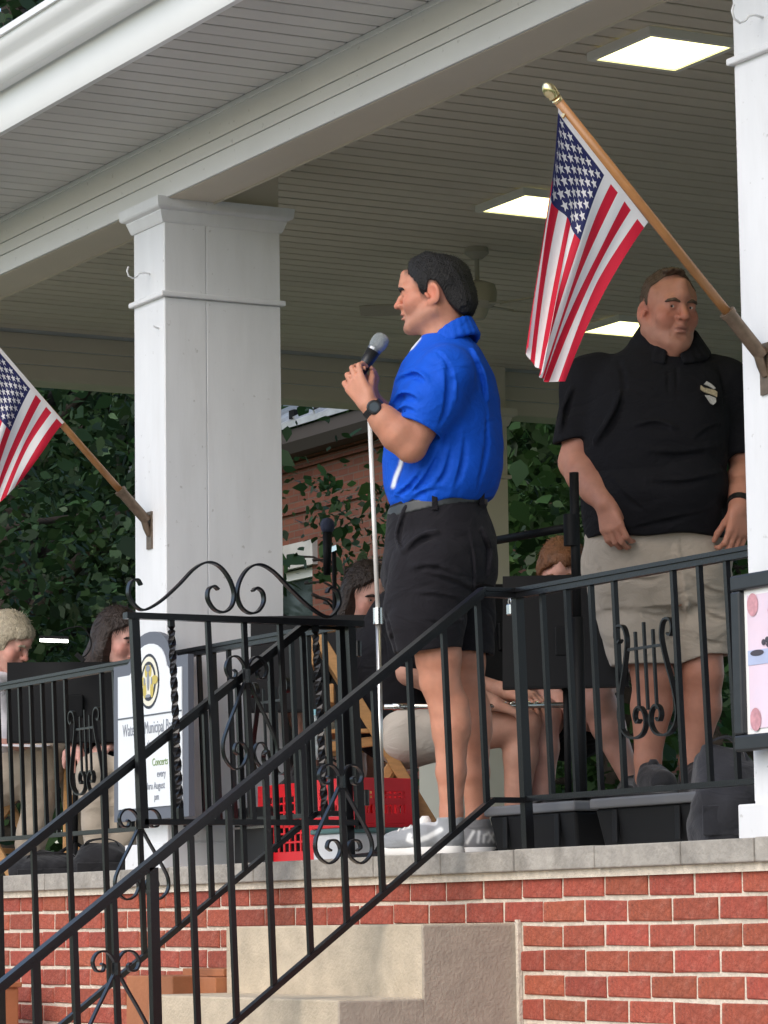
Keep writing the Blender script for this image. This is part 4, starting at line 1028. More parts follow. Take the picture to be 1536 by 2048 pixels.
def frame(forward, pitch=0.0, tilt=0.0):
    f = np.array([forward[0], forward[1], 0.0]); f /= np.linalg.norm(f); up = np.array([0, 0, 1.0])
    f2 = f*math.cos(pitch)+up*math.sin(pitch); r_ = np.cross(f, up); u2 = np.cross(r_, f2)
    r3 = r_*math.cos(tilt)+u2*math.sin(tilt); u3 = -r_*math.sin(tilt)+u2*math.cos(tilt)
    return np.stack([r3, f2, u3], 1)          # columns: right, forward, up
def place(part, R, c): return (part[0] @ R.T + np.array(c),)+tuple(part[1:])
M_eye = mat('eye_white', (.62,.58,.55), .25); M_iris = mat('eye_dark', (.020,.014,.010), .15)
def add_head(body_parts, t, c, fwd, pitch, tilt, hairmat, gaze=(0,0), browmat=None, **kw):
    R = frame(fwd, pitch, tilt); sk, hr, br, st_ = head_parts(**kw); sc = np.array(kw.get('sc', 1.0))*np.ones(3); sm = float(sc.mean())
    body_parts.append(place(sk, R, c))
    ho = field_obj('hair', [place(hr, R, c), place(st_, R, c)], hairmat, t, laplace=(1, 0))
    field_obj('eyebrows', [place(br, R, c)], browmat or hairmat, t, laplace=0)
    for s in (-1, 1):
        e = MB(); ec = np.array((s*.0315,.0775,.0118))*sc
        for nm, rad, off, m_ in (('eye', .0126, 0, M_eye), ('iris', .0064, .0072, M_iris)):
            g = np.array((gaze[0], 1.0, gaze[1])); g /= np.linalg.norm(g)
            b = MB(); n1, n2 = 10, 14; b.v = []
            for i in range(n1+1):
                for j in range(n2):
                    a, o = math.pi*i/n1, 2*math.pi*j/n2
                    p = ec+g*off*sm+rad*sm*np.array((math.sin(a)*math.cos(o), math.cos(a), math.sin(a)*math.sin(o)))
                    b.v.append(tuple(R @ p+np.array(c)))
            b.f = [(i*n2+j, i*n2+(j+1) % n2, (i+1)*n2+(j+1) % n2, (i+1)*n2+j) for i in range(n1) for j in range(n2)]
            o_ = b.build(nm, m_, None, smooth=True); o_.parent = t
def skin_cols(P, skin, seed=1):
    x, y, z = P.T; n = np.clip(nz3((x, y, z), 30, seed), -1, 1)[:, None]
    return np.clip(np.array(skin)*(1+n*np.array([.04,.08,.09])), 0, 1)
def near_line(P, pts, w):
    pts = [np.array(q, float) for q in pts]; best = np.full(len(P), 9.0)
    for a, b in zip(pts[:-1], pts[1:]):
        d = b-a; t_ = np.clip((P-a)@d/(d@d), 0, 1); best = np.minimum(best, np.linalg.norm(P-a-t_[:, None]*d, axis=1))
    return 1/(1+np.exp((best-w)/.0012))
def shoe(t, heel, toe, ankle, m_up, m_sole, sc=1.0, name='shoe', marks=(), base=None, laces=None):
    heel = np.array(heel, float); toe = np.array(toe, float); ankle = np.array(ankle, float)
    lo = np.minimum(np.minimum(heel, toe), ankle)-.07; hi = np.maximum(np.maximum(heel, toe), ankle)+.07; lo[2] = -.01; hi[2] = .17
    d = (toe-heel); L = np.linalg.norm(d); d /= L
    U = Field(lo, hi, .0036 if base is not None else .005)
    U.cone(heel+np.array([0,0,.050]), heel+d*L*.35+np.array([0,0,.055]), .037*sc, .039*sc, k=.02)
    U.cone(heel+d*L*.35+np.array([0,0,.058]), toe-d*.038+np.array([0,0,.040]), .042*sc, .030*sc, k=.02)
    U.cone(heel+d*L*.30+np.array([0,0,.055]), toe-d*.05+np.array([0,0,.036]), .043*sc, .040*sc, k=.02)
    U.cone(heel+np.array([0,0,.05]), ankle*np.array([1,1,0])+np.array([0,0,.115]), .036*sc, .040*sc, k=.02)
    U.clip(lambda X, Y, Z: .026-Z+0*X+0*Y); U.clip(lambda X, Y, Z: Z-.118+0*X+0*Y)
    U.cone(ankle*np.array([1,1,0])+np.array([0,0,.10]), ankle*np.array([1,1,0])+np.array([0,0,.16]), .031*sc, .033*sc, k=.004, op='s')
    UP, UQ = U.mesh()
    if base is not None:
        cc = np.tile(np.array(base, float), (len(UP), 1))
        for pts, w, c_ in marks:
            flat_ = UP.copy(); flat_[:, 1] = 0; k_ = (near_line(flat_, [(q_[0], 0, q_[2]) for q_ in pts], w)*((UP-heel)@np.cross(d, [0,0,1.0]) < .012))[:, None] if w < .015 else near_line(UP, pts, w)[:, None]
            cc = cc*(1-k_)+np.array(c_)*k_
        u_ = field_obj(name, [(UP, UQ, cc)], m_up, t)
    else: u_ = field_obj(name, [(UP, UQ)], m_up, t)
    sd_ = np.cross(d, [0,0,1.0])
    def top_z(P_):
        i = int(np.clip(round((P_[0]-U.lo[0])/U.h), 0, U.n[0]-1)); j = int(np.clip(round((P_[1]-U.lo[1])/U.h), 0, U.n[1]-1)); c = np.nonzero(U.f[i, j, :] < 0)[0]
        return float(U.ax[2][c[-1]]) if len(c) else .05
    if laces:
        for i in range(5):
            c = heel+d*L*(.42+.075*i); pts = []
            for q_ in (-.026,-.014,0,.014,.026):
                g_ = c+sd_*q_+d*.004*(1 if q_ > 0 else -1); pts.append((g_[0], g_[1], top_z(g_)+.0015))
            o = MB().tube(pts, .0034, 6).build('lace', laces, None, smooth=True); o.parent = u_
        c = heel+d*L*.37; o = MB().tube([tuple(c+np.array([0,0,.085])), tuple(c-d*.004+np.array([0,0,.112])), tuple(c-d*.004+np.array([0,0,.124]))], [.024,.019,.011], 10).build('tongue', m_up if base is None else laces, None, smooth=True); o.parent = u_
    S_ = Field(lo, hi, .005); S_.cone(heel+np.array([0,0,.01]), heel+d*L*.4+np.array([0,0,.01]), .043*sc, .040*sc, k=.02); S_.cone(heel+d*L*.35+np.array([0,0,.01]), toe-d*.036+np.array([0,0,.012]), .042*sc, .040*sc, k=.02)
    S_.clip(lambda X, Y, Z: np.maximum(.001-Z, Z-.033)+0*X+0*Y)
    so = field_obj('sole', [S_.mesh()], m_sole, u_, laplace=2)
    return u_
def surf_w(Fi, u, z):
    i = int(np.clip(round((u-Fi.lo[0])/Fi.h), 0, Fi.n[0]-1)); k = int(np.clip(round((z-Fi.lo[2])/Fi.h), 0, Fi.n[2]-1))
    c = np.nonzero(Fi.f[i, :, k] < 0)[0]
    return None if len(c) == 0 else float(Fi.ax[1][c[0]])
def fold(Fi, root, pix, r=.010, depth=.006, ridge=True):
    """a furrow with a raised lip, laid on the cloth where the camera-side surface is"""
    pts = []; lip = []
    for q in smooth_path([np.array(x_, float) for x_ in pix], 5):
        w = -.2
        for _ in range(2):
            P = loc(q[0], q[1], root, w); s_ = surf_w(Fi, P[0], P[2])
            if s_ is None: break
            w = s_
        if s_ is None: continue
        P = loc(q[0], q[1], root, w); pts.append(P+np.array([0, -(r-depth), 0]))
    if len(pts) < 2: return
    d = pts[-1]-pts[0]; nrm = np.array([-d[2], 0, d[0]]); nrm /= np.linalg.norm(nrm)+1e-9
    if nrm[2] < 0: nrm = -nrm
    if ridge:
        for a, b in zip(pts[:-1], pts[1:]): Fi.cone(a+nrm*r*1.1+np.array([0, r*1.0, 0]), b+nrm*r*1.1+np.array([0, r*1.0, 0]), r*.85, k=r*1.2)
    n = len(pts)
    for i in range(n-1):
        e0_, e1_ = [.35+.65*math.sin(math.pi*min(1, max(0, (i+j)/(n-1)))) for j in (0, 1)]
        Fi.cone(pts[i]-np.array([0, r*(1-e0_), 0]), pts[i+1]-np.array([0, r*(1-e1_), 0]), r*e0_, r*e1_, k=r*.5, op='s')
def person_root(name, root, label, group=None):
    t = thing(name, tuple(root), -YAW, label, 'person', group); return t
# ------------------------------------------------------------------ the speaker in the blue polo shirt
M_hairblack = mat('black_hair', (.0032,.003,.0034), .6, var=.35, scale=60, bump=.6, bscale=260)
POLO = (.002,.082,.56); M_polo = cloth_mat('blue_polo', POLO, .75, sheen=.0); M_poloc = cloth_mat('blue_polo_trimmed', POLO, .75, sheen=.0, attr='Col'); M_polow = cloth_mat('polo_white_trim', (.70,.74,.78), .75)
M_shorts = cloth_mat('charcoal_shorts', (.010,.009,.012), .88, sheen=.05); M_belt = mat('grey_belt', (.030,.034,.036), .42, var=.1, scale=30)
M_shoegrey = cloth_mat('shoe_grey', (.30,.31,.32), .75, var=.12); M_solew = mat('sole_white', (.74,.72,.68), .6, var=.05); M_shoeblack = cloth_mat('shoe_black', (.022,.022,.025), .7, var=.2)
M_rubber = mat('black_rubber', (.012,.012,.013), .4); M_glass = mat('dark_glass', (.03,.04,.05), .1)
S0 = np.array([-8.83, .20, FLOOR]); SK = (.52,.235,.150)
t = S_ = person_root('person', S0, 'man in blue polo shirt and dark shorts speaking into a microphone')
L = lambda px, py, w=0.0: loc(px, py, S0, w)
an = math.radians(22); bf = np.array([-math.cos(an), math.sin(an), 0]); bl = np.array([-math.sin(an), -math.cos(an), 0])
ANG = math.atan2(bf[1], bf[0])
def rows(prof, s_=an):
    out = []
    for z, back, front, b in prof:
        h_ = (back-front)/2; a = math.sqrt(max(h_*h_-(b*math.sin(s_))**2, .003))/math.cos(s_); out.append((z, (back+front)/2, 0.0, a, b))
    return out
sh = L(893, 748, -.185); el = L(822, 893, -.225); wr = L(737, 809, -.235)
parts = []
# arms (fine) with hands
A = Field((-.34,-.36,1.10), (.16,.10,1.62), .0042)
A.chain([sh, sh+(el-sh)*.5, el], [.062,.058,.046], k=.02)
A.ell(el+(sh-el)*.35+np.array([-.012,-.006,0]), (.046,.046,.070), k=.02)
fd = wr-el
A.chain([el, el+fd*.30, el+fd*.62, wr], [.046,.0545,.044,.0295], k=.018)
A.ell(el+np.array([-.004,0,-.012]), (.036,.034,.032), k=.015)
hd = L(714, 762, -.215)-wr
hand_prims(A, wr+hd*.05, hd+np.array([-.012,0,.0]), np.array([.55,.80,.10]), np.array([.8,-.1,.55]), curl=(.35,.95,.75), sc=.98, spread=.55, thumb=1.35)
parts.append(A.mesh())
# right arm behind the body, the hand steadying the microphone
B = Field((-.36,-.26,1.10), (.16,.36,1.62), .006)
shr = np.array([.03,0,1.47])-bl*.19; elr = shr+np.array([-.10,.03,-.23]); wrr = L(742, 800, -.09)
B.chain([shr, elr], [.06,.047], k=.02); B.chain([elr, elr+(wrr-elr)*.35, wrr], [.047,.05,.030], k=.02)
hand_prims(B, wrr, L(716, 768, -.13)-wrr, np.array([.1,-1,0]), np.array([.7,0,.6]), curl=(.5,.7,.5), thumb=.6)
parts.append(B.mesh())
# legs
G = Field((-.30,-.30,.03), (.30,.32,.90), .0055)
for hip, kn, cf, ank in (((-.01,-.09,.86), (.008,-.100,.535), (.037,-.096,.385), (.034,-.10,.125)), ((.05,.09,.86), (.088,.100,.540), (.108,.104,.390), (.118,.11,.125))):
    hip, kn, cf, ank = map(np.array, (hip, kn, cf, ank))
    G.chain([hip, kn+np.array([-.006,0,.07]), kn], [.088,.068,.058], k=.02)
    G.ell(kn+np.array([-.022,0,.0]), (.040,.046,.050), k=.02); G.chain([kn, cf, cf+(ank-cf)*.5, ank, ank-np.array([0,0,.07])], [.056,.0555,.044,.0335,.036], k=.02)
    G.ell(cf+np.array([.020,0,.045]), (.040,.044,.085), k=.02)
    for w_ in (-.028,.028): G.ell(ank+np.array([.003,w_,-.01]), (.013,.012,.016), k=.012)
G.disp(lambda X, Y, Z: .0012*nz3((X, Y, Z), 60, 8))
parts.append(G.mesh())
T = Field((-.25,-.3,.80), (.28,.3,1.68), .012); T.stack([(z, c, 0, a*.88, b*.88) for z, c, _, a, b in rows([(1.05,.14,-.13,.15),(1.2,.17,-.13,.16),(1.45,.17,-.10,.18),(1.53,.14,-.06,.13)])], ANG); T.cone((.05,.0,1.50), (.035,.0,1.66), .06, .058); parts.append(T.mesh())
parts = [(p, q, skin_cols(p, SK, i+3)) for i, (p, q) in enumerate(parts)]
hc = L(868, 595, .0)
add_head(parts, t, hc, (-math.cos(math.radians(16)), math.sin(math.radians(16))), -.02, 0, M_hairblack, gaze=(.0,.0), sc=(.97,1.04,.945), h=.0026, nose=1.02, skin=SK, stubble=.30, seed=2, mouth=.0012, neck=.060, jaw=1.0)
body = field_obj('body', parts, M_skin, t)
# shirt
C_ = Field((-.30,-.36,1.00), (.32,.34,1.68), .0048)
prof = [(1.045,.140,-.120,.155),(1.085,.162,-.140,.172),(1.12,.186,-.150,.182),(1.17,.204,-.156,.188),(1.26,.213,-.154,.192),(1.36,.211,-.140,.204),(1.45,.203,-.122,.214),(1.505,.190,-.104,.200),(1.545,.172,-.086,.165),(1.585,.148,-.062,.115),(1.625,.112,-.030,.072)]
slv = sh+(el-sh)*.76
C_.chain([sh+np.array([.0,.05,.02]), sh, sh+(el-sh)*.4, slv], [.075,.080,.079,.077], k=.045)
ad = (el-sh)/np.linalg.norm(el-sh)
e0 = sh+(el-sh)*.70
C_.clip(lambda X, Y, Z: ((X-slv[0])*ad[0]+(Y-slv[1])*ad[1]+(Z-slv[2])*ad[2])-.004)
C_.cone(sh+(el-sh)*.62, el+(el-sh)*.2, .0685, .0685, k=.004, op='s')
C_.chain([shr, shr+(elr-shr)*.8], [.078,.076], k=.04)
C_.stack(rows(prof), ANG, k=.03)
C_.disp(lambda X, Y, Z: -.0085*ridges(11*(.75*Z-.9*X)+2.4*nz3((X, Y, Z), 6, 4)+5*Y)*np.clip((1.36-Z)/.25, .10, 1)-.0055*ridges(17*(Z+.35*X)+2.2*nz3((X, Y, Z), 9, 31))*np.clip(1-((X+.06)/.13)**2-((Z-1.43)/.10)**2, 0, 1)*(Y < -.12)+.003*nz3((X, Y, Z), 20, 6))
def crease(Fi, pts, r, d):                     # a furrow pressed into the cloth
    Fi.chain([np.array(p) for p in pts], [r]*len(pts), k=d, op='s')
for pix, r_ in (([(795,762),(828,752),(852,768)], .010), ([(783,816),(806,795),(838,802)], .011), ([(786,834),(810,819),(834,827)], .008), ([(893,732),(899,770),(894,820),(880,852)], .012),
        ([(872,702),(892,722),(905,760),(906,800)], .006), ([(884,895),(855,955),(815,1000)], .010), ([(908,875),(893,945),(862,985)], .010), ([(934,850),(928,925),(908,985)], .011),
        ([(976,815),(974,900),(956,985)], .011), ([(812,1010),(846,988),(890,976)], .008), ([(796,992),(822,972),(846,940)], .008), ([(940,700),(962,750),(970,800)], .008)):
    fold(C_, S0, pix, r_, r_*.55)
# sleeve and bottom openings, neck opening
C_.clip(lambda X, Y, Z: (1.078+.17*X+.006*np.sin(40*X)-Z)+0*Y)
C_.cone((.050,.0,1.58), (.036,.0,1.72), .066, .072, k=.004, op='s')
SP, SQ_ = C_.mesh(); cc = np.tile(np.array(POLO), (len(SP), 1)); WH = np.array((.72,.76,.80))
def uz_line(P, pts, w): Q = P.copy(); Q[:, 1] = 0; return near_line(Q, [np.array((q[0], 0, q[2])) for q in pts], w)*(P[:, 1] < .02)
k_ = uz_line(SP, [L(806,922), L(800,945), L(791,965), L(786,982)], .0062)[:, None]; cc = cc*(1-k_)+WH*k_
k_ = uz_line(SP, [L(834,680), L(820,700)], .012)[:, None]; cc = cc*(1-k_)+WH*k_
k_ = uz_line(SP, [L(810,925), L(804,950), L(795,975)], .0020)[:, None]*.8; cc = cc*(1-k_)+np.array((.002,.03,.2))*k_
shirt = field_obj('polo_shirt', [(SP, SQ_, cc)], M_poloc, t)
# collar: a turned-down band round the neck
K = Field((-.12,-.14,1.52), (.20,.15,1.74), .0035)
nc = np.array([.052,.0,1.600]); ndir = np.array([-.085,.02,.0])
for k in range(24):
    a0, a1 = 2*math.pi*k/24, 2*math.pi*(k+1)/24
    P_ = lambda a, z, r: nc+np.array([bf[0]*math.cos(a)*r*1.06+bl[0]*math.sin(a)*r, bf[1]*math.cos(a)*r*1.06+bl[1]*math.sin(a)*r, z-.045*math.cos(a)])
    for i in range(8):
        q_ = i/7; K.cone(P_(a0,.032-.050*q_,.066+.022*q_), P_(a1,.032-.050*q_,.066+.022*q_), .0062, k=.008)
field_obj('collar', [K.mesh()], M_polo, shirt, laplace=2)
def ribbon(name, pts, w, off, m_, parent, up=(0,0,1), th=.002):
    b = MB(); b.sweep([tuple(p) for p in smooth_path(pts, 4)], up, w, th); o = b.build(name, m_, None); o.parent = parent; return o
# shorts
D = Field((-.30,-.32,.58), (.30,.34,1.15), .0048)
D.stack(rows([(.835,.176,-.160,.180),(.86,.184,-.165,.186),(.91,.190,-.160,.186),(.97,.189,-.154,.182),(1.03,.174,-.146,.174),(1.08,.158,-.138,.168),(1.13,.158,-.138,.168)]), ANG, k=.03, p=2.3)
D.chain([(-.020,-.095,.87), (-.035,-.100,.74), (-.030,-.102,.605)], [.140,.126,.101], k=.02)
D.chain([(.055,.085,.87), (.076,.100,.74), (.090,.106,.60)], [.134,.108,.092], k=.012)
D.disp(lambda X, Y, Z: -.0075*ridges(19*Z+5*X+2.6*nz3((X, Y, Z), 8, 2))*np.clip((1.0-Z)/.1, 0, 1)*np.clip((Z-.62)/.12, .15, 1)+.003*nz3((X, Y, Z), 24, 9))
for pix, r_ in (([(817,1014),(804,1050),(800,1080),(812,1106)], .007), ([(815,1106),(842,1082),(876,1072)], .010), ([(822,1142),(866,1138),(912,1154)], .010), ([(850,1150),(898,1162),(944,1182)], .009),
        ([(828,1190),(880,1194),(925,1204)], .008), ([(936,1060),(946,1130),(945,1200)], .005), ([(770,1225),(782,1270),(792,1312)], .009), ([(845,1240),(890,1250),(925,1246)], .007), ([(960,1060),(975,1100),(972,1150)], .008)):
    fold(D, S0, pix, r_, r_*.5)
D.clip(lambda X, Y, Z: (.628+.008*np.sin(18*X)-Z)+0*Y); D.clip(lambda X, Y, Z: Z-(1.108+.17*X)+0*Y)
D.cone((-.03,-.102,.55), (-.025,-.10,.68), .090, .088, k=.004, op='s'); D.cone((.088,.104,.55), (.08,.10,.68), .084, .082, k=.004, op='s')
shorts = field_obj('shorts', [D.mesh()], M_shorts, t)
Bt = Field((-.26,-.30,.98), (.26,.30,1.20), .004)
Bt.stack([(z, c, 0, a+.0045, b_+.0045) for z, c, _, a, b_ in rows([(1.02,.174,-.144,.174),(1.07,.159,-.139,.169),(1.12,.157,-.137,.167),(1.16,.157,-.137,.167)])], ANG, k=.01, p=2.25)
Bt.clip(lambda X, Y, Z: np.maximum((1.064+.17*X)-Z, Z-(1.100+.17*X))+0*Y)
belt = field_obj('belt', [Bt.mesh()], M_belt, t)
for px in (868, 962):
    p = L(px, 1016-.17*(px-868), 0); q = p+np.array([0,0,0])
    a_ = math.atan2(-.2, p[0]); hh = math.sqrt(max(0, 1-((p[0]-.01)/.152)**2)); q[1] = -.172*hh-.004
    b = MB().box(q[0]-.009, q[0]+.009, q[1]-.004, q[1]+.012, q[2]-.028, q[2]+.026); o = b.build('belt_loop', M_shorts, None, bevel=.002); o.parent = shorts
# shoes
M_shoec = cloth_mat('shoe_knit', (.30,.31,.32), .75, var=.14, attr='Col'); SG = (.27,.28,.29); SW = (.74,.74,.72)
sA = shoe(t, (.030,-.105,0), (-.185,-.035,0), (.032,-.10,.1), M_shoec, M_solew, 1.04, laces=M_solew, base=SG, marks=[([(.000,-.150,.080), (-.040,-.146,.058), (-.080,-.134,.044), (-.098,-.124,.052), (-.094,-.120,.064)], .0075, SW), ([(-.02,-.10,.105), (-.06,-.085,.095), (-.10,-.07,.080)], .020, (.50,.51,.52))])
sB = shoe(t, (.135,.105,0), (-.055,.235,0), (.116,.11,.1), M_shoec, M_solew, 1.04, laces=M_solew, base=(.20,.20,.205), marks=[([(.085,.068,.045), (.105,.062,.078)], .0045, SW), ([(.118,.060,.046), (.122,.060,.078)], .004, SW), ([(.135,.064,.046), (.137,.064,.066), (.146,.066,.070)], .0035, SW), ([(.150,.068,.046), (.168,.080,.074)], .0035, SW), ([(.168,.080,.046), (.152,.070,.074)], .0035, SW)])
# wrist watch
wd_ = fd/np.linalg.norm(fd); wc = wr-wd_*.020
b = MB(); n = 20; ax1 = np.cross(wd_, [0,1,0]); ax1 /= np.linalg.norm(ax1); ax2 = np.cross(wd_, ax1)
ringp = [tuple(wc+.0345*(ax1*math.cos(2*math.pi*k/n)+ax2*math.sin(2*math.pi*k/n))) for k in range(n+1)]
b.sweep(ringp, tuple(wd_), .022, .005)
watch = thing('wrist_watch', tuple(S0+R2*wc[0]+W2*wc[1]+np.array([0,0,wc[2]])), 0, 'black digital watch on the wrist holding the microphone', 'watch')
def in_world(o, keep):                        # parts modelled in the speaker's space, owned by another thing
    o.matrix_world = Matrix.Translation(S0) @ Matrix.Rotation(-YAW, 4, 'Z'); o.location = S0; o.rotation_euler = (0, 0, -YAW); set_parent(o, keep)
in_world(b.build('strap', M_rubber, None), watch)
nd = np.array([-.25,-.90,.30]); nd -= wd_*(nd@wd_); nd /= np.linalg.norm(nd); cc = wc+nd*.036
in_world(MB().lathe([(.020,-.006),(.0225,-.003),(.0225,.004),(.019,.007)], tuple(cc), 20, tuple(nd)).build('case', M_rubber, None, auto=.6), watch)
in_world(MB().lathe([(.0145,.0070),(.0145,.0082)], tuple(cc), 18, tuple(nd)).build('dial', M_glass, None), watch)
# hand microphone
m0 = L(704, 772, -.165); m1 = L(747, 702, -.165); mb = L(759, 684, -.165); md = (mb-m0)/np.linalg.norm(mb-m0)
mic = thing('hand_microphone', tuple(S0+R2*m0[0]+W2*m0[1]+np.array([0,0,m0[2]])), 0, 'black hand microphone with silver mesh ball held near the mouth', 'microphone')
in_world(MB().tube([tuple(m0), tuple(m0+(m1-m0)*.6), tuple(m1)], [.0155,.0185,.0225], 16).build('handle', mat('mic_body', (.020,.021,.023), .38, .3), None, smooth=True), mic)
M_mesh = mat('mic_mesh', (.36,.39,.39), .45, .6, var=.25, scale=260, bump=.8, bscale=420)
in_world(MB().lathe([(.0215,-.026),(.0255,-.016),(.0270,-.002),(.0262,.010),(.0215,.020),(.012,.027),(.002,.029)], tuple(mb), 20, tuple(md)).build('mesh_ball', M_mesh, None, smooth=True), mic)
in_world(MB().lathe([(.0225,-.004),(.0225,.004)], tuple(m1+md*.004), 18, tuple(md)).build('collar_ring', mat('mic_ring', (.25,.26,.27), .3, .8), None), mic)

# ------------------------------------------------------------------ the man in the black polo shirt
M_hairbrown = mat('thin_brown_hair', (.085,.052,.032), .6, var=.4, scale=70, bump=.5, bscale=240)
M_black = cloth_mat('black_cotton', (.006,.006,.0085), .9, sheen=.0); M_khaki = cloth_mat('khaki_cotton', (.40,.345,.285), .85, var=.05)
M0 = at_depth(1330, 1595, 10.9); M0[2] = 1.30; SKM = (.45,.205,.140)
pod = thing('podium', (M0[0], M0[1], FLOOR), -YAW, 'low dark podium under the man in black', 'podium')
o = MB().box(-.42,.42,-.40,.45,.001,.185).build('deck', M_case, None, bevel=.006); o.parent = pod
o = MB().box(-.43,.43,-.41,.46,.185,.199).build('carpet', mat('podium_carpet', (.03,.03,.035), .95, var=.2, scale=80), None, bevel=.004); o.parent = pod
t = person_root('person', M0, 'heavy man in black polo shirt and khaki shorts standing by the right column')
L = lambda px, py, w=0.0: loc(px, py, M0, w)
parts = []
def arm(Fi, sh, el, wr, r=(.062,.050,.054,.033)):
    d = wr-el; Fi.chain([sh, el], [r[0], r[1]], k=.02); Fi.chain([el, el+d*.3, el+d*.65, wr], [r[1], r[2], r[2]*.80, r[3]], k=.02)
    Fi.ell(el+np.array([0,.008,-.008]), (.036,.036,.034), k=.02)
shl, ell_, wrl = np.array([-.235,.0,1.42]), L(1152,925,-.05), L(1212,1008,-.205)
shr_, elr_, wrr_ = np.array([.245,.01,1.41]), np.array([.300,-.0,1.10]), L(1478,1018,-.17)
A = Field((-.40,-.36,.74), (.02,.16,1.52), .0045); arm(A, shl+np.array([.015,0,-.06]), ell_, wrl, (.068,.056,.061,.037))
hand_prims(A, wrl, L(1228,1072,-.235)-wrl, np.array([.5,.75,-.1]), np.array([.75,-.55,.1]), curl=(.40,.75,.65), sc=1.06, spread=.10, thumb=1.25); parts.append(A.mesh())
B = Field((.10,-.36,.74), (.42,.16,1.52), .0045); arm(B, shr_+np.array([-.015,0,-.06]), elr_, wrr_, (.066,.054,.056,.036))
hand_prims(B, wrr_, L(1474,1080,-.20)-wrr_, np.array([-.5,.75,-.1]), np.array([-.75,-.55,.1]), curl=(.45,.80,.7), sc=1.06, spread=.10, thumb=1.25); parts.append(B.mesh())
G = Field((-.24,-.20,.02), (.30,.24,.66), .006)
for hip, kn, cf, ank in (((-.08,.0,.64), (-.032,-.01,.405), (-.036,.015,.30), (-.052,.02,.125)), ((.12,.02,.64), (.134,.0,.41), (.128,.03,.30), (.098,.035,.125))):
    hip, kn, cf, ank = map(np.array, (hip, kn, cf, ank))
    G.chain([hip, kn], [.095,.068], k=.02); G.chain([kn, cf, ank, ank-np.array([0,0,.06])], [.066,.067,.043,.045], k=.02); G.ell(kn+np.array([0,-.025,0]), (.048,.038,.05), k=.02)
parts.append(G.mesh())
T = Field((-.25,-.25,.6), (.25,.25,1.58), .013); T.stack([(.62,0,0,.2,.14),(.9,0,-.02,.21,.16),(1.2,0,-.03,.21,.16),(1.42,0,0,.2,.13),(1.5,.02,0,.10,.09)], 0); parts.append(T.mesh())
parts = [(p, q, skin_cols(p, SKM, i+13)) for i, (p, q) in enumerate(parts)]
yw = math.radians(21); hcM = L(1338, 626, -.07)
add_head(parts, t, hcM, (math.sin(yw), -math.cos(yw)), -.10, .03, M_hairbrown, gaze=(.35,-.05), sc=1.08, fat=.40, jaw=1.0, neck=.062, hair='receding', h=.0026, nose=1.18, skin=SKM, stubble=.14, seed=7, lip=(.36,.15,.12))
field_obj('body', parts, M_skin, t)
C_ = Field((-.42,-.36,.80), (.42,.30,1.62), .005)
sl1 = L(1153, 882, -.03); sl2 = np.array([.292,.0,1.135])
C_.chain([shl+np.array([.06,0,.005]), shl+np.array([.008,0,-.03]), sl1+np.array([0,0,-.01])], [.060,.074,.0815], k=.07); C_.chain([shr_+np.array([-.06,0,.005]), shr_+np.array([-.008,0,-.03]), sl2], [.060,.072,.076], k=.07)
C_.clip(lambda X, Y, Z: np.where(X < 0, (L(1155,880)[2]-.000-Z)+(X+.265)*.25, sl2[2]-Z)+0*Y)
C_.cone(sl1+np.array([.0,.0,.03]), sl1+np.array([-.005,0,-.15]), .064, .068, k=.004, op='s'); C_.cone(sl2+np.array([0,0,.03]), sl2+np.array([0,0,-.15]), .062, .066, k=.004, op='s')
C_.stack([(.83,-.012,-.02,.236,.190),(.90,-.012,-.03,.240,.205),(.98,-.012,-.040,.243,.220),(1.08,-.012,-.036,.243,.205),(1.20,-.008,-.030,.243,.192),(1.32,.0,-.018,.240,.172),(1.41,.006,-.004,.226,.150),(1.460,.014,.0,.180,.126),(1.500,.026,.0,.128,.104),(1.535,.034,-.006,.110,.094),(1.575,.042,-.014,.088,.084)], 0, k=.03, p=2.4)
C_.disp(lambda X, Y, Z: -.0085*ridges(13*Z-9*np.abs(X)+2.4*nz3((X, Y, Z), 6, 14))*np.clip((1.42-Z)/.25, .15, 1)+.0035*nz3((X, Y, Z), 18, 16))
for pix, r_ in (([(1200,885),(1228,845),(1252,792)], .013), ([(1222,698),(1244,742),(1246,796),(1225,860)], .010), ([(1432,712),(1447,765),(1450,830)], .010), ([(1288,908),(1360,914),(1432,900)], .012),
        ([(1296,965),(1370,968),(1444,950)], .010), ([(1250,1062),(1330,1046),(1432,1022)], .011), ([(1216,958),(1256,1002),(1300,1032)], .011), ([(1334,728),(1336,760),(1336,800)], .005), ([(1352,728),(1354,760),(1354,800)], .005),
        ([(1150,780),(1135,820),(1128,862)], .010), ([(1260,860),(1310,850),(1350,862)], .009), ([(1390,880),(1420,860),(1445,850)], .009)):
    fold(C_, M0, pix, r_, r_*.55, ridge=pix[0][1] > 730)
C_.clip(lambda X, Y, Z: (.852+.005*np.sin(25*X)-Z)+0*Y)
C_.cone((.060,-.055,1.465), (.066,-.06,1.66), .074, .090, k=.004, op='s')
shirtM = field_obj('polo_shirt', [C_.mesh()], M_black, t)
K = Field((-.12,-.20,1.40), (.22,.14,1.66), .004); nc = np.array([.052,-.030,1.500])
for k in range(24):
    if 17 <= k <= 18: continue
    a0, a1 = 2*math.pi*k/24, 2*math.pi*(k+1)/24
    P_ = lambda a, z, r: nc+np.array([math.cos(a)*r, math.sin(a)*r*.98, z+.052*math.sin(a)])
    for i in range(9):
        q_ = i/8; K.cone(P_(a0,.040-.062*q_,.088+.040*q_), P_(a1,.040-.062*q_,.088+.040*q_), .0065, k=.008)
field_obj('collar', [K.mesh()], M_black, shirtM, laplace=2)
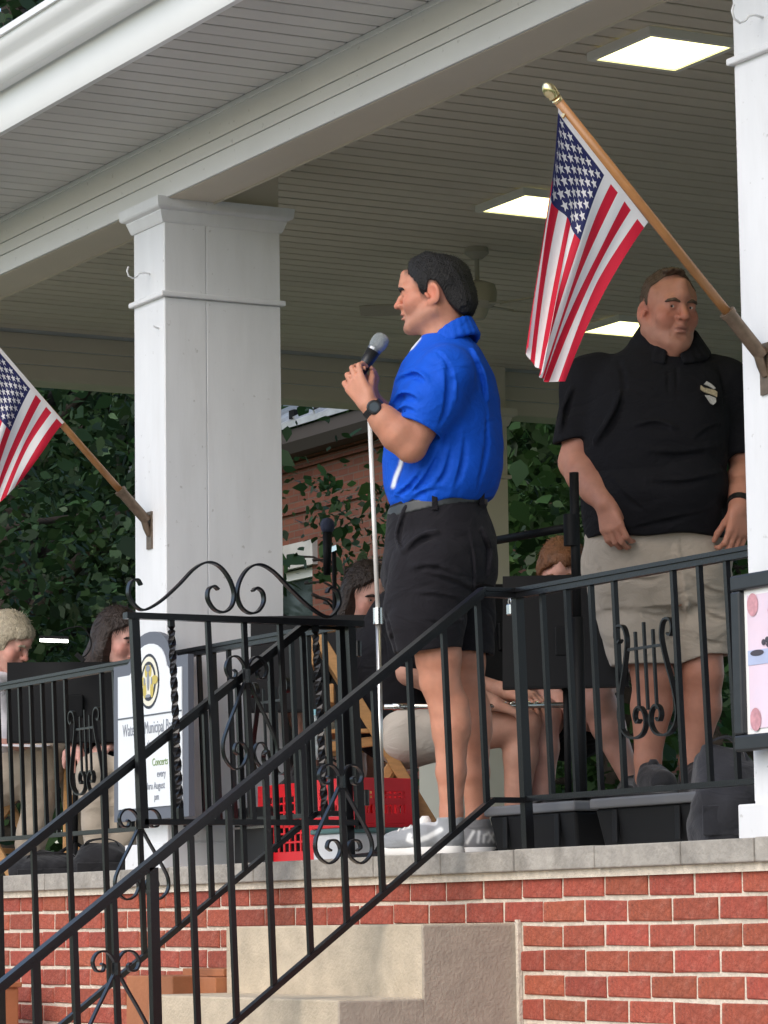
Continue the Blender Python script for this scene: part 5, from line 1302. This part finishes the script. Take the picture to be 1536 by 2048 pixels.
# embroidered badge on the chest
bc_ = L(1418, 786, -.205); M_bad = mat('badge_thread', (.36,.30,.19), .8, var=.4, scale=160); M_bad2 = mat('badge_pale', (.40,.39,.36), .8, var=.3, scale=160)
def badge(pts, m_, y=0):
    b = MB(); n = len(pts); b.v = [tuple(bc_+np.array([u*.00165, y+.10*u*.00165, v*.00165])) for u, v in pts]+[tuple(bc_+np.array([u*.00165, y+.010+.10*u*.00165, v*.00165])) for u, v in pts]
    b.f = [tuple(range(n)), tuple(range(2*n-1, n-1, -1))]+[(k, (k+1)%n, n+(k+1)%n, n+k) for k in range(n)]; o = b.build('badge', m_, None); o.parent = shirtM
badge([(-17,8),(-10,2),(2,-2),(16,-8),(17,2),(12,6),(3,8),(-10,11),(-16,16)], M_bad, -.001); badge([(-10,18),(-4,24),(6,18),(14,10),(10,8),(0,14)], M_bad2); badge([(-8,-4),(2,-5),(14,-10),(14,-18),(8,-24),(2,-20)], M_bad2)
D = Field((-.34,-.30,.40), (.34,.26,.92), .0052)
D.stack([(.62,-.0,-.0,.215,.155),(.70,-.006,-.01,.232,.170),(.78,-.010,-.012,.240,.178),(.88,-.012,-.015,.236,.172)], 0, k=.03, p=2.5)
D.chain([(-.115,0,.76), (-.075,-.01,.56), (-.048,-.015,.41)], [.135,.122,.112], k=.03); D.chain([(.110,0,.76), (.130,0,.56), (.140,.005,.43)], [.130,.108,.094], k=.03)
D.disp(lambda X, Y, Z: -.0075*ridges(16*Z+8*X+2.5*nz3((X, Y, Z), 8, 22))+.003*nz3((X, Y, Z), 20, 29))
for pix, r_ in (([(1346,1096),(1362,1190),(1366,1290)], .011), ([(1180,1108),(1204,1150),(1216,1175)], .007), ([(1374,1148),(1412,1180),(1452,1190)], .010), ([(1374,1200),(1420,1234),(1456,1242)], .010),
        ([(1226,1150),(1290,1162),(1342,1150)], .009), ([(1262,1220),(1310,1232),(1350,1225)], .008), ([(1380,1262),(1416,1285),(1450,1288)], .008)):
    fold(D, M0, pix, r_, r_*.5)
D.clip(lambda X, Y, Z: (.434+.055*np.clip((X-.05)*6, 0, .6)-Z)+0*Y)
D.cone((-.046,-.015,.36), (-.055,-.012,.48), .102, .102, k=.004, op='s'); D.cone((.140,.005,.36), (.137,.003,.50), .085, .085, k=.004, op='s')
field_obj('shorts', [D.mesh()], M_khaki, t)
for he, to, ak in (((-.055,.06,0), (-.010,-.215,0), (-.053,.02,.1)), ((.095,.075,0), (.150,-.195,0), (.100,.035,.1))):
    s_ = shoe(t, he, to, ak, M_shoeblack, mat('sole_grey', (.16,.16,.165), .7), 1.12, laces=mat('grey_lace', (.10,.10,.11), .8))
    o = MB().lathe([(.040,.085),(.043,.095),(.043,.120),(.040,.126)], (ak[0], ak[1], 0), 18).build('sock', M_fw, None, smooth=True); o.parent = s_
wc = wrr_+(elr_-wrr_)*.10; dd = (elr_-wrr_)/np.linalg.norm(elr_-wrr_); a1_ = np.cross(dd, [0,1,0]); a1_ /= np.linalg.norm(a1_); a2_ = np.cross(dd, a1_)
wt = thing('wrist_watch', tuple(M0+R2*wc[0]+W2*wc[1]+np.array([0,0,wc[2]])), 0, 'dark watch band on the wrist beside the right column', 'watch')
o = MB().sweep([tuple(wc+.0405*(a1_*math.cos(2*math.pi*k/18)+a2_*math.sin(2*math.pi*k/18))) for k in range(19)], tuple(dd), .024, .005).build('strap', M_rubber, None)
o.location = M0; o.rotation_euler = (0, 0, -YAW); set_parent(o, wt)
# ------------------------------------------------------------------ seated players
M_grey = cloth_mat('pale_shirt', (.60,.59,.62), .85); M_khaki2 = cloth_mat('khaki_trousers', (.42,.36,.29), .88); M_stone = cloth_mat('stone_shorts', (.52,.47,.41), .85)
M_hairgrey = mat('blond_grey_hair', (.42,.36,.26), .55, var=.35, scale=50, bump=.7, bscale=160); M_hairdark = mat('dark_brown_hair', (.030,.018,.014), .5, var=.4, scale=45, bump=.7, bscale=150)
M_hairred = mat('red_brown_hair', (.16,.065,.025), .5, var=.35, scale=45, bump=.6, bscale=150)
def seated(label, px, depth, J, fwd, hair, hairmat, shirt, bottom, skin=(.50,.28,.21), sleeve=.72, leg=.62, shoes=None, h=.009, hd=dict(), gaze=(0,0), pitch=-.25, tilt=0.0, grp='seated band players'):
    root = at_depth(px, 1700, depth); root[2] = FLOOR
    t = person_root('person', root, label, grp)
    q = {k: loc(v[0], v[1], root, v[2]) for k, v in J.items()}
    pts = np.array(list(q.values())); lo = pts.min(0)-.17; hi = pts.max(0)+.17; lo[2] = max(lo[2], .02)
    G = Field(lo, hi, h); parts = []
    hands = []
    for s in 'LR':
        sh, el, wr = q['sh'+s], q['el'+s], q['wr'+s]; d = wr-el
        G.chain([sh, el], [.052,.042], k=.02); G.chain([el, el+d*.3, wr], [.042,.045,.028], k=.02)
        hp, kn, an_ = q['hi'+s], q['kn'+s], q['an'+s]; d2 = an_-kn
        G.chain([hp, kn], [.090,.062], k=.02); G.chain([kn, kn+d2*.3, an_], [.058,.058,.036], k=.02)
        H = Field(wr-.14, wr+.14, .0045); H.cone(wr-d/np.linalg.norm(d)*.05, wr, .032, .028, k=.01); side = np.array([0,0,1.0]) if abs(d[2]) < .7*np.linalg.norm(d) else np.array([1.0,0,0])
        hands.append((wr, d, side)); hand_prims(H, wr, d, np.array([.1,.3,-1]), side, curl=(.5,.6,.4)); parts.append(H.mesh())
    G.chain([q['pe'], q['ch'], q['ne']], [.12,.13,.06], k=.05)
    parts.append(G.mesh()); parts = [(a, b, skin_cols(a, skin, i)) for i, (a, b) in enumerate(parts)]
    add_head(parts, t, q['he'], fwd, pitch, tilt, hairmat, gaze=gaze, hair=hair, h=.0042, skin=skin, **hd)
    field_obj('body', parts, M_skin, t)
    C_ = Field(lo, hi, h*.85)
    for s in 'LR':
        e = q['sh'+s]+(q['el'+s]-q['sh'+s])*sleeve; C_.chain([q['sh'+s], e], [.072,.066], k=.03)
    C_.chain([q['pe']+np.array([0,0,.02]), q['pe']+(q['ch']-q['pe'])*.5, q['ch'], (q['shL']+q['shR'])/2], [.155,.150,.160,.10], k=.05); C_.cone(q['shL'], q['shR'], .075, k=.05)
    C_.disp(lambda X, Y, Z: .008*nz3((X, Y, Z), 17, 3)); C_.cone(q['ne'], q['he'], .058, k=.005, op='s')
    field_obj('shirt', [C_.mesh()], shirt, t)
    D = Field(lo, hi, h*.85)
    for s in 'LR':
        if leg <= 1: e = q['hi'+s]+(q['kn'+s]-q['hi'+s])*leg; D.chain([q['hi'+s], e], [.098,.084], k=.03)
        else: D.chain([q['hi'+s], q['kn'+s]], [.112,.082], k=.03); D.chain([q['kn'+s], q['an'+s]+np.array([0,0,.02])], [.082,.070], k=.03)
    D.cone(q['pe'], (q['hiL']+q['hiR'])/2, .115, .112, k=.05); D.disp(lambda X, Y, Z: .007*nz3((X, Y, Z), 20, 5))
    field_obj('trousers' if leg > 1 else 'shorts', [D.mesh()], bottom, t)
    for s in 'LR':
        an_ = q['an'+s]; f_ = np.array([fwd[0], fwd[1], 0]); f_ /= np.linalg.norm(f_); a0 = an_*np.array([1,1,0]); z0 = max(0, an_[2]-.10)
        so = shoe(t, a0-f_*.05, a0+f_*.21, a0, shoes or M_shoeblack, M_rubber, 1.0); so.location = (0, 0, z0)
    return t, root, q
# flutist behind the speaker
tF, rF, qF = seated('seated flutist in black shirt and pale shorts half hidden behind the speaker', 850, 11.35,
    dict(he=(868,1120,.02), ne=(812,1205,.02), ch=(806,1290,.02), pe=(790,1450,.02), shL=(800,1225,.20), shR=(806,1235,-.17), elL=(850,1345,.22), elR=(818,1345,-.20), wrL=(1020,1385,-.02), wrR=(985,1405,-.16),
         hiL=(815,1472,.11), hiR=(812,1476,-.09), knL=(1062,1428,.10), knR=(1046,1450,-.08), anL=(1075,1650,.12), anR=(1030,1655,-.06)),
    (1,-.05), 'short', M_hairdark, M_black, M_stone, leg=.46, skin=(.50,.27,.20))
folding_chair(*(at_depth(772, 1700, 11.42)[:2]), -YAW, 'wooden folding chair under the seated flutist behind the speaker')
M_silver = mat('silver_flute', (.70,.70,.66), .22, 1.0)
f0, f1 = at_depth(768, 1414, 11.05), at_depth(1132, 1410, 11.25); fl = thing('flute', tuple(f0), 0, 'silver flute lying across the lap behind the speaker legs', 'flute')
MB().tube([tuple(f0), tuple(f1)], .0095, 12).build('tube', M_silver, fl, smooth=True)
dv = (f1-f0)/np.linalg.norm(f1-f0)
for k in range(14):
    c = f0+(f1-f0)*(.30+.045*k); MB().lathe([(.0075,.008),(.0075,.0125),(.004,.014)], tuple(c), 10, (0,-.3,1)).build('key', M_silver, fl)
MB().tube([tuple(f0+dv*.03), tuple(f0+dv*.09)], .0125, 12).build('head_joint', M_silver, fl, smooth=True)
# red-haired player behind the music stand
seated('seated red haired player in black behind a music stand', 1130, 11.75,
    dict(he=(1126,1160,0), ne=(1130,1212,.02), ch=(1135,1270,.02), pe=(1135,1430,.04), shL=(1200,1232,.0), shR=(1068,1232,.0), elL=(1232,1340,-.06), elR=(1050,1340,-.06), wrL=(1205,1392,-.26), wrR=(1120,1400,-.28),
         hiL=(1170,1455,-.02), hiR=(1092,1455,-.02), knL=(1196,1405,-.42), knR=(1085,1430,-.42), anL=(1262,1560,-.36), anR=(1080,1650,-.38)),
    (-.15,-1), 'bowl', M_hairred, M_black, M_black, leg=.50, skin=(.58,.32,.26), sleeve=.8)
# dark-haired woman further back
seated('seated dark haired woman looking past the microphone stand', 735, 13.2,
    dict(he=(736,1200,0), ne=(730,1262,.02), ch=(725,1330,.02), pe=(720,1450,.04), shL=(780,1295,.0), shR=(672,1295,.0), elL=(790,1380,-.06), elR=(664,1380,-.06), wrL=(752,1420,-.26), wrR=(690,1420,-.26),
         hiL=(755,1475,-.02), hiR=(695,1475,-.02), knL=(765,1480,-.42), knR=(690,1480,-.42), anL=(765,1640,-.40), anR=(690,1640,-.40)),
    (.45,-.9), 'long', M_hairdark, M_black, M_black, leg=1.2, skin=(.58,.33,.27), h=.011)
# player mostly behind the white column
tG, rG, qG = seated('seated player with pale shorts mostly hidden behind the white column', 600, 12.15,
    dict(he=(505,1170,.06), ne=(520,1245,.05), ch=(530,1330,.05), pe=(545,1455,.06), shL=(560,1275,.15), shR=(530,1285,-.12), elL=(590,1385,.12), elR=(565,1395,-.16), wrL=(680,1440,.0), wrR=(600,1455,-.20),
         hiL=(570,1480,.12), hiR=(565,1485,-.05), knL=(745,1480,.02), knR=(700,1490,-.16), anL=(755,1650,.02), anR=(700,1655,-.14)),
    (1,-.2), 'short', M_hairdark, M_black, M_stone, leg=.70, skin=(.56,.31,.25), h=.010)
folding_chair(*(at_depth(555,1700,12.2)[:2]), -YAW-.2, 'wooden folding chair under the player hidden by the column')
# grey haired man at the left edge
tO, rO, qO = seated('grey haired man in pale shirt and khaki trousers seated at left edge', 40, 14.6,
    dict(he=(14,1290,0), ne=(-6,1352,.02), ch=(-8,1425,.02), pe=(-25,1540,.02), shL=(10,1385,.18), shR=(-28,1385,-.17), elL=(52,1450,.20), elR=(10,1470,-.20), wrL=(115,1480,.08), wrR=(85,1498,-.14),
         hiL=(-10,1560,.10), hiR=(-5,1565,-.10), knL=(150,1520,.12), knR=(98,1510,-.14), anL=(165,1690,.14), anR=(60,1700,-.10)),
    (.92,-.38), 'bowl', M_hairgrey, M_grey, M_khaki2, leg=1.2, skin=(.56,.31,.25), pitch=-.45, sleeve=.85, h=.010)
folding_chair(*(at_depth(-30, 1700, 14.65)[:2]), -YAW-.3, 'wooden folding chair under the grey haired man')
pc = at_depth(45, 1492, 14.3); pap = thing('sheet_music', tuple(pc), -YAW, 'white sheet of music held on the knee at left', 'paper')
b = MB().add([(-.16,-.06,.0),(.10,-.10,-.012),(.115,.08,.006),(-.14,.12,.018),(-.16,-.06,.002),(.10,-.10,-.010),(.115,.08,.008),(-.14,.12,.020)], [(3,2,1,0),(4,5,6,7),(0,1,5,4),(1,2,6,5),(2,3,7,6),(3,0,4,7)]); o = b.build('page', mat('paper_white', (.78,.78,.82), .8), None); o.parent = pap
# woman with long brown hair behind the left stand
tB, rB, qB = seated('woman with long brown hair in black seated behind the left music stand', 225, 14.35,
    dict(he=(238,1285,0), ne=(224,1350,.02), ch=(222,1425,.02), pe=(215,1545,.04), shL=(262,1385,.05), shR=(176,1385,.0), elL=(285,1470,.0), elR=(165,1470,-.05), wrL=(225,1490,-.20), wrR=(150,1495,-.24),
         hiL=(240,1565,-.02), hiR=(190,1565,-.02), knL=(262,1540,-.40), knR=(195,1545,-.40), anL=(250,1690,-.38), anR=(200,1700,-.38)),
    (.75,-.65), 'long', M_hairdark, M_black, M_khaki2, leg=1.2, skin=(.60,.34,.29), h=.010, pitch=-.2)
folding_chair(*(rB[:2]+W2[:2]*.06), -YAW-1.5, 'wooden folding chair under the brown haired woman')

bq = at_depth(632, 1520, 11.5); wb = thing('water_bottle', tuple(bq), 0, 'clear water bottle with pale blue cap behind the gate', 'bottle')
MB().lathe([(.028,0),(.031,.01),(.031,.05),(.028,.055),(.031,.06),(.031,.115),(.022,.145),(.013,.158)], bq, 16).build('body', mat('clear_plastic', (.60,.70,.72), .15, trans=.5), wb, smooth=True)
MB().lathe([(.015,.156),(.015,.176)], bq, 14).build('cap', mat('pale_blue_cap', (.25,.55,.65), .4), wb)
# ------------------------------------------------------------------ bags
M_bag = cloth_mat('dark_grey_bag', (.030,.031,.038), .85, var=.15); M_bag2 = cloth_mat('black_bag', (.016,.016,.019), .8, var=.2)
def bag(c, sx, sy, sz, m_, label, seed, cat='bag'):
    t = thing('bag', tuple(c), -YAW, label, cat); r_ = np.random.RandomState(seed)
    F = Field((-sx*.75,-sy*.8,-.01), (sx*.75,sy*.8,sz*1.25), .006)
    F.stack([(0.002,0,0,sx*.50,sy*.48),(sz*.35,0,0,sx*.53,sy*.52),(sz*.7,.01,0,sx*.47,sy*.44),(sz*.95,.0,0,sx*.36,sy*.25),(sz*1.05,0,0,sx*.30,sy*.14)], 0, k=.02, p=3)
    F.disp(lambda X, Y, Z: .013*nz3((X, Y, Z), 15, seed)+.006*nz3((X, Y, Z), 38, seed+1)); F.clip(lambda X, Y, Z: .001-Z+0*X+0*Y)
    field_obj('body', [F.mesh()], m_, t)
    for s in (-1, 1):
        o = MB().sweep([(x_*sx*.30, s*sy*.16, sz*.95+z_*sz*.20) for x_, z_ in smooth_path([(-1,-.5),(-.8,.6),(-.2,1),(.3,1),(.8,.5),(1,-.5)], 5)], (0,1,0), .022, .005).build('strap', m_, None); o.parent = t
    o = MB().box(-sx*.38, sx*.40, -sy*.535, -sy*.505, sz*.10, sz*.42).build('pocket', m_, None, bevel=.012); o.parent = t
    return t
bp = onplane(1452, 1685, 1, .40); bag((bp[0], .40, FLOOR), .20, .24, .26, M_bag, 'slumped dark grey bag beside the right column base', 3)
bp = at_depth(205, 1735, 13.15); bag((bp[0], bp[1], FLOOR), .24, .22, .13, M_bag2, 'small black bag on the floor left of the white column', 5)
bp = at_depth(105, 1735, 13.4); bag((bp[0], bp[1], FLOOR), .34, .22, .09, M_bag2, 'flat black bag on the floor by the grey haired man', 8)
bp = at_depth(640, 1530, 11.6); bag((bp[0], bp[1], FLOOR), .34, .26, .33, M_bag2, 'black bag piled behind the red crates', 12)

# ------------------------------------------------------------------ brick building in the distance
M_fbrick = bpy.data.materials.new('far_brick'); M_fbrick.use_nodes = True
nt = M_fbrick.node_tree; N = nt.nodes; p = N['Principled BSDF']; p.inputs['Roughness'].default_value = .9
tc = N.new('ShaderNodeTexCoord'); mp_ = N.new('ShaderNodeMapping'); mp_.inputs['Rotation'].default_value = (math.pi/2, 0, 0); nt.links.new(tc.outputs['Object'], mp_.inputs[0])
bt = N.new('ShaderNodeTexBrick'); bt.inputs['Scale'].default_value = 1.0; bt.inputs['Brick Width'].default_value = .22; bt.inputs['Row Height'].default_value = .075
bt.inputs['Mortar Size'].default_value = .008; bt.inputs['Color1'].default_value = (.20,.072,.042,1); bt.inputs['Color2'].default_value = (.155,.052,.032,1); bt.inputs['Mortar'].default_value = (.15,.10,.075,1)
nt.links.new(mp_.outputs[0], bt.inputs[0]); nzt = N.new('ShaderNodeTexNoise'); nzt.inputs['Scale'].default_value = 1.3; mxx = N.new('ShaderNodeMix'); mxx.data_type = 'RGBA'; mxx.blend_type = 'MULTIPLY'; mxx.inputs['Factor'].default_value = .5
nt.links.new(bt.outputs[0], mxx.inputs['A']); nt.links.new(nzt.outputs[1], mxx.inputs['B']); nt.links.new(mxx.outputs['Result'], p.inputs['Base Color'])
bb = N.new('ShaderNodeBump'); bb.inputs['Distance'].default_value = .01; nt.links.new(bt.outputs['Fac'], bb.inputs['Height']); bb.invert = True; nt.links.new(bb.outputs[0], p.inputs['Normal'])
YF = 11.0; bx0, bx1 = -33.5, -26.9; ev = 5.96
house = thing('brick_house', ((bx0+bx1)/2, YF+3, 0), 0, 'old red brick house with pale metal roof seen beyond the bandstand', 'house')
w0, w1, wz0, wz1 = -31.35, -30.18, 2.95, 4.62
hw = MB()
for b_ in ((bx0, w0, 0, 5.70), (w1, bx1, 0, 5.70), (w0, w1, 0, wz0), (w0, w1, wz1, 5.70)): hw.box(b_[0], b_[1], YF, YF+.3, b_[2], b_[3])
hw.box(bx0, bx0+.3, YF+.3, YF+8, 0, 5.7); hw.box(bx1-.3, bx1, YF+.3, YF+8, 0, 5.7); hw.box(bx0, bx1, YF+8, YF+8.3, 0, 5.7)
hw.build('wall', M_fbrick, house)
for z_, dp in ((5.66, .05), (5.74, .10), (5.20, .035)): MB().box(bx0-.02, bx1+.02, YF-dp, YF+.05, z_, z_+.07).build('string_course', M_fbrick, house)
MB().box(w0-.12, w1+.12, YF-.06, YF+.1, wz1, wz1+.26).build('lintel', mat('lintel_stone', (.42,.42,.40), .85, var=.1), house)
wn_ = MB(); M_wfr = mat('window_frame', (.62,.64,.62), .5)
for b_ in ((w0, w1, wz1-.10, wz1), (w0, w1, wz0, wz0+.1), (w0, w0+.1, wz0+.1, wz1-.1), (w1-.1, w1, wz0+.1, wz1-.1), (w0+.1, w1-.1, 3.75, 3.83)): wn_.box(b_[0], b_[1], YF+.06, YF+.14, b_[2], b_[3])
wo = wn_.build('window', M_wfr, house); MB().box(w0+.1, w1-.1, YF+.11, YF+.125, wz0+.1, wz1-.1).build('pane', mat('window_glass', (.02,.03,.028), .08, spec=.8), wo)
M_metal = mat('pale_metal_roof', (.55,.57,.58), .35, .5, var=.2, scale=3, dirt=.4, dirtcol=(.16,.16,.17), dscale=4)
MB().extrude_x([(YF-.38, ev-.10), (YF-.38, ev+.03), (YF-.30, ev+.05), (YF+.1, ev-.02), (YF+.1, ev-.20), (YF-.30, ev-.20)], bx0-.3, bx1+.3).build('eave', mat('eave_dark', (.05,.042,.038), .7), house)
MB().extrude_x([(YF-.42, ev+.04), (YF+4.1, ev+2.2), (YF+8.7, ev+.04), (YF+8.7, ev+.10), (YF+4.1, ev+2.28), (YF-.42, ev+.10)], bx0-.35, bx1+.35).build('roof', M_metal, house)
for k in range(17):
    x_ = bx0-.3+k*.45; MB().bar((x_, YF-.42, ev+.115), (x_, YF+4.1, ev+2.295), .03, .05).build('roof_seam', M_metal, house)
for k in range(12): MB().box(bx0+.2+k*.55, bx0+.32+k*.55, YF-.35, YF-.22, ev+.15, ev+.24).build('snow_guard', M_blackm, house)

# ------------------------------------------------------------------ trees
def leaf_mat(name, c, tr=.35):
    m_ = bpy.data.materials.new(name); m_.use_nodes = True; nt = m_.node_tree; N = nt.nodes; p = N['Principled BSDF']; p.inputs['Roughness'].default_value = .5; p.inputs['Specular IOR Level'].default_value = .35
    at = N.new('ShaderNodeAttribute'); at.attribute_name = 'Col'; mx = N.new('ShaderNodeMix'); mx.data_type = 'RGBA'; mx.blend_type = 'MULTIPLY'; mx.inputs['Factor'].default_value = 1
    mx.inputs['A'].default_value = (*c, 1); nt.links.new(at.outputs[0], mx.inputs['B']); nt.links.new(mx.outputs['Result'], p.inputs['Base Color'])
    t_ = N.new('ShaderNodeBsdfTranslucent'); nt.links.new(mx.outputs['Result'], t_.inputs[0]); ms = N.new('ShaderNodeMixShader'); ms.inputs[0].default_value = tr
    nt.links.new(p.outputs[0], ms.inputs[1]); nt.links.new(t_.outputs[0], ms.inputs[2]); nt.links.new(ms.outputs[0], N['Material Output'].inputs[0]); return m_
M_leafd = leaf_mat('leaf_dark', (.035,.085,.030)); M_leafm = leaf_mat('leaf_mid', (.050,.120,.035)); M_leafl = leaf_mat('leaf_light', (.085,.170,.040)); M_bark = mat('bark', (.055,.042,.034), .95, var=.4, scale=12, bump=.8, bscale=30)
LEAF = np.array([(0,0),(.26,.22),(.34,.50),(.16,.82),(.0,1.08),(-.16,.82),(-.34,.50),(-.26,.22)])
def tree(x, y, height, rad, zlow, n, size, m_, label, seed, trunk_r=.22, flat=1.0, gap=.25, ncl=120):
    r = np.random.RandomState(seed); t = thing('tree', (x, y, 0), 0, label, 'tree', 'trees around the bandstand')
    b = MB(); top = height*.82
    b.tube([(x, y, -.05), (x+.05, y, height*.25), (x-.05, y+.08, height*.55), (x+.05, y, top)], [trunk_r, trunk_r*.8, trunk_r*.5, trunk_r*.12], 10)
    tips = []
    for k in range(26):
        z0 = zlow*.8+(top-zlow*.8)*r.uniform(0, .95); a = r.uniform(0, 6.28); q = (z0-zlow)/(height-zlow); rr_ = rad*math.sqrt(max(.08, 1-(2*q-.85)**2*.75))*r.uniform(.6, .95)
        p0 = np.array((x, y, z0)); p2 = p0+np.array((math.cos(a)*rr_, math.sin(a)*rr_*flat, rr_*r.uniform(.05,.5))); p1 = (p0+p2)/2+np.array((0,0,.12*rr_))
        b.tube([tuple(p0), tuple(p1), tuple(p2)], [trunk_r*.28, trunk_r*.16, .015], 6); tips += [p1, p2, (p1+p2)/2]
    b.build('trunk', M_bark, t, smooth=True)
    cz = (zlow+height)/2; hz = (height-zlow)/2; cl = []
    while len(cl) < ncl:
        p_ = r.uniform(-1, 1, 3); d_ = np.linalg.norm(p_)
        if d_ > 1 or d_ < .25: continue
        cl.append(np.array((x+p_[0]*rad, y+p_[1]*rad*flat, cz+p_[2]*hz)))
    cl = np.array(cl+([p_ for p_ in tips if zlow < p_[2] < height] if ncl > 50 else [])); ci = r.randint(0, len(cl), n); cs = r.uniform(.5, 1.15, len(cl))*rad*gap
    P = cl[ci]+r.normal(size=(n, 3))*cs[ci][:, None]*np.array([1, flat**.5, .62])
    P[:, 2] = np.maximum(P[:, 2], zlow*.75); bright = (.45+.85*r.rand(len(cl))**1.5)[ci]*(.65+.6*r.rand(n)); bright[r.rand(n) < .05] *= 1.7
    nrm = r.normal(size=(n, 3))+np.array([0,0,1.1]); nrm /= np.linalg.norm(nrm, axis=1)[:, None]
    tg = np.cross(nrm, r.normal(size=(n, 3))); tg /= np.linalg.norm(tg, axis=1)[:, None]; tg[:, 2] -= .25; bt_ = np.cross(nrm, tg)
    s_ = size*np.clip(r.lognormal(-.12, .38, n), .4, 1.9)[:, None, None]
    k = len(LEAF); V = P[:, None, :]+s_*(LEAF[None, :, 0:1]*bt_[:, None, :]+LEAF[None, :, 1:2]*tg[:, None, :])+s_*.10*(np.abs(LEAF[None, :, 0:1]))*nrm[:, None, :]
    V = V.reshape(-1, 3); me = bpy.data.meshes.new('crown'); me.vertices.add(len(V)); me.vertices.foreach_set('co', V.astype(np.float32).ravel())
    me.loops.add(n*k); me.loops.foreach_set('vertex_index', np.arange(n*k, dtype=np.int32)); me.polygons.add(n); me.polygons.foreach_set('loop_start', np.arange(0, n*k, k, dtype=np.int32)); me.update(calc_edges=True)
    hue = np.stack([bright*(1+.25*r.rand(n)), bright, bright*(.8+.3*r.rand(n))], 1); cc_ = np.repeat(np.concatenate([hue, np.ones((n, 1))], 1), k, 0)
    at = me.color_attributes.new('Col', 'FLOAT_COLOR', 'POINT'); at.data.foreach_set('color', cc_.astype(np.float32).ravel()); me.materials.append(m_)
    o = bpy.data.objects.new('crown', me); link(o); set_parent(o, t); return t
def tree_at(px, depth, *a, **k): p_ = at_depth(px, 1800, depth); return tree(p_[0], p_[1], *a, **k)
tree_at(-230, 24, 12.5, 2.7, .9, 38000, .085, M_leafd, 'dense dark tree filling the left gap beside the white column', 1, .32, gap=.24)
tree_at(20, 38, 19, 4.6, 1.0, 30000, .15, M_leafd, 'tall dark tree at the left photo edge above the gutter', 2, .4)
tree_at(330, 44, 13, 4.2, .8, 15000, .16, M_leafd, 'dark tree behind the white column', 3, .35)
tree_at(610, 47, 11.5, 3.6, 2.0, 14000, .15, M_leafl, 'bright green tree rising behind the brick house roof', 4, .3)
tree_at(690, 25.5, 4.55, .50, 3.2, 460, .066, M_leafm, 'thin young tree with loose leaves before the brick house', 5, .05, gap=.26, ncl=12)
tree_at(625, 24.5, 2.75, .8, .6, 2600, .085, M_leafd, 'low leafy shrub below the house window', 6, .05, gap=.30)
tree_at(1245, 19.5, 7.2, 1.15, .8, 20000, .078, M_leafm, 'leafy maple right of the speaker beyond the far column', 7, .16, gap=.24)
tree_at(1480, 26, 11, 2.3, .6, 14000, .13, M_leafd, 'dark tree behind the leafy maple', 8, .3)
tree_at(1620, 23, 9, 2.2, .8, 11000, .12, M_leafd, 'tree showing between the man in black and right column', 9, .25)
tree_at(1010, 44, 12, 4.0, .8, 7000, .24, M_leafd, 'far dark tree beyond the brick house', 10, .3)
for i, (px, dp, hgt) in enumerate(((-60,52,14),(230,58,15),(480,60,14),(880,62,15),(1250,55,14),(1600,50,13))):
    tree_at(px, dp, hgt, 5.2, .5, 5000, .34, M_leafd, ['far left tree of the wood line','tree of the wood line left of the column','tree of the wood line behind the column','tree of the wood line behind the house','tree of the wood line behind the man in black','far right tree of the wood line'][i], 20+i, .4)
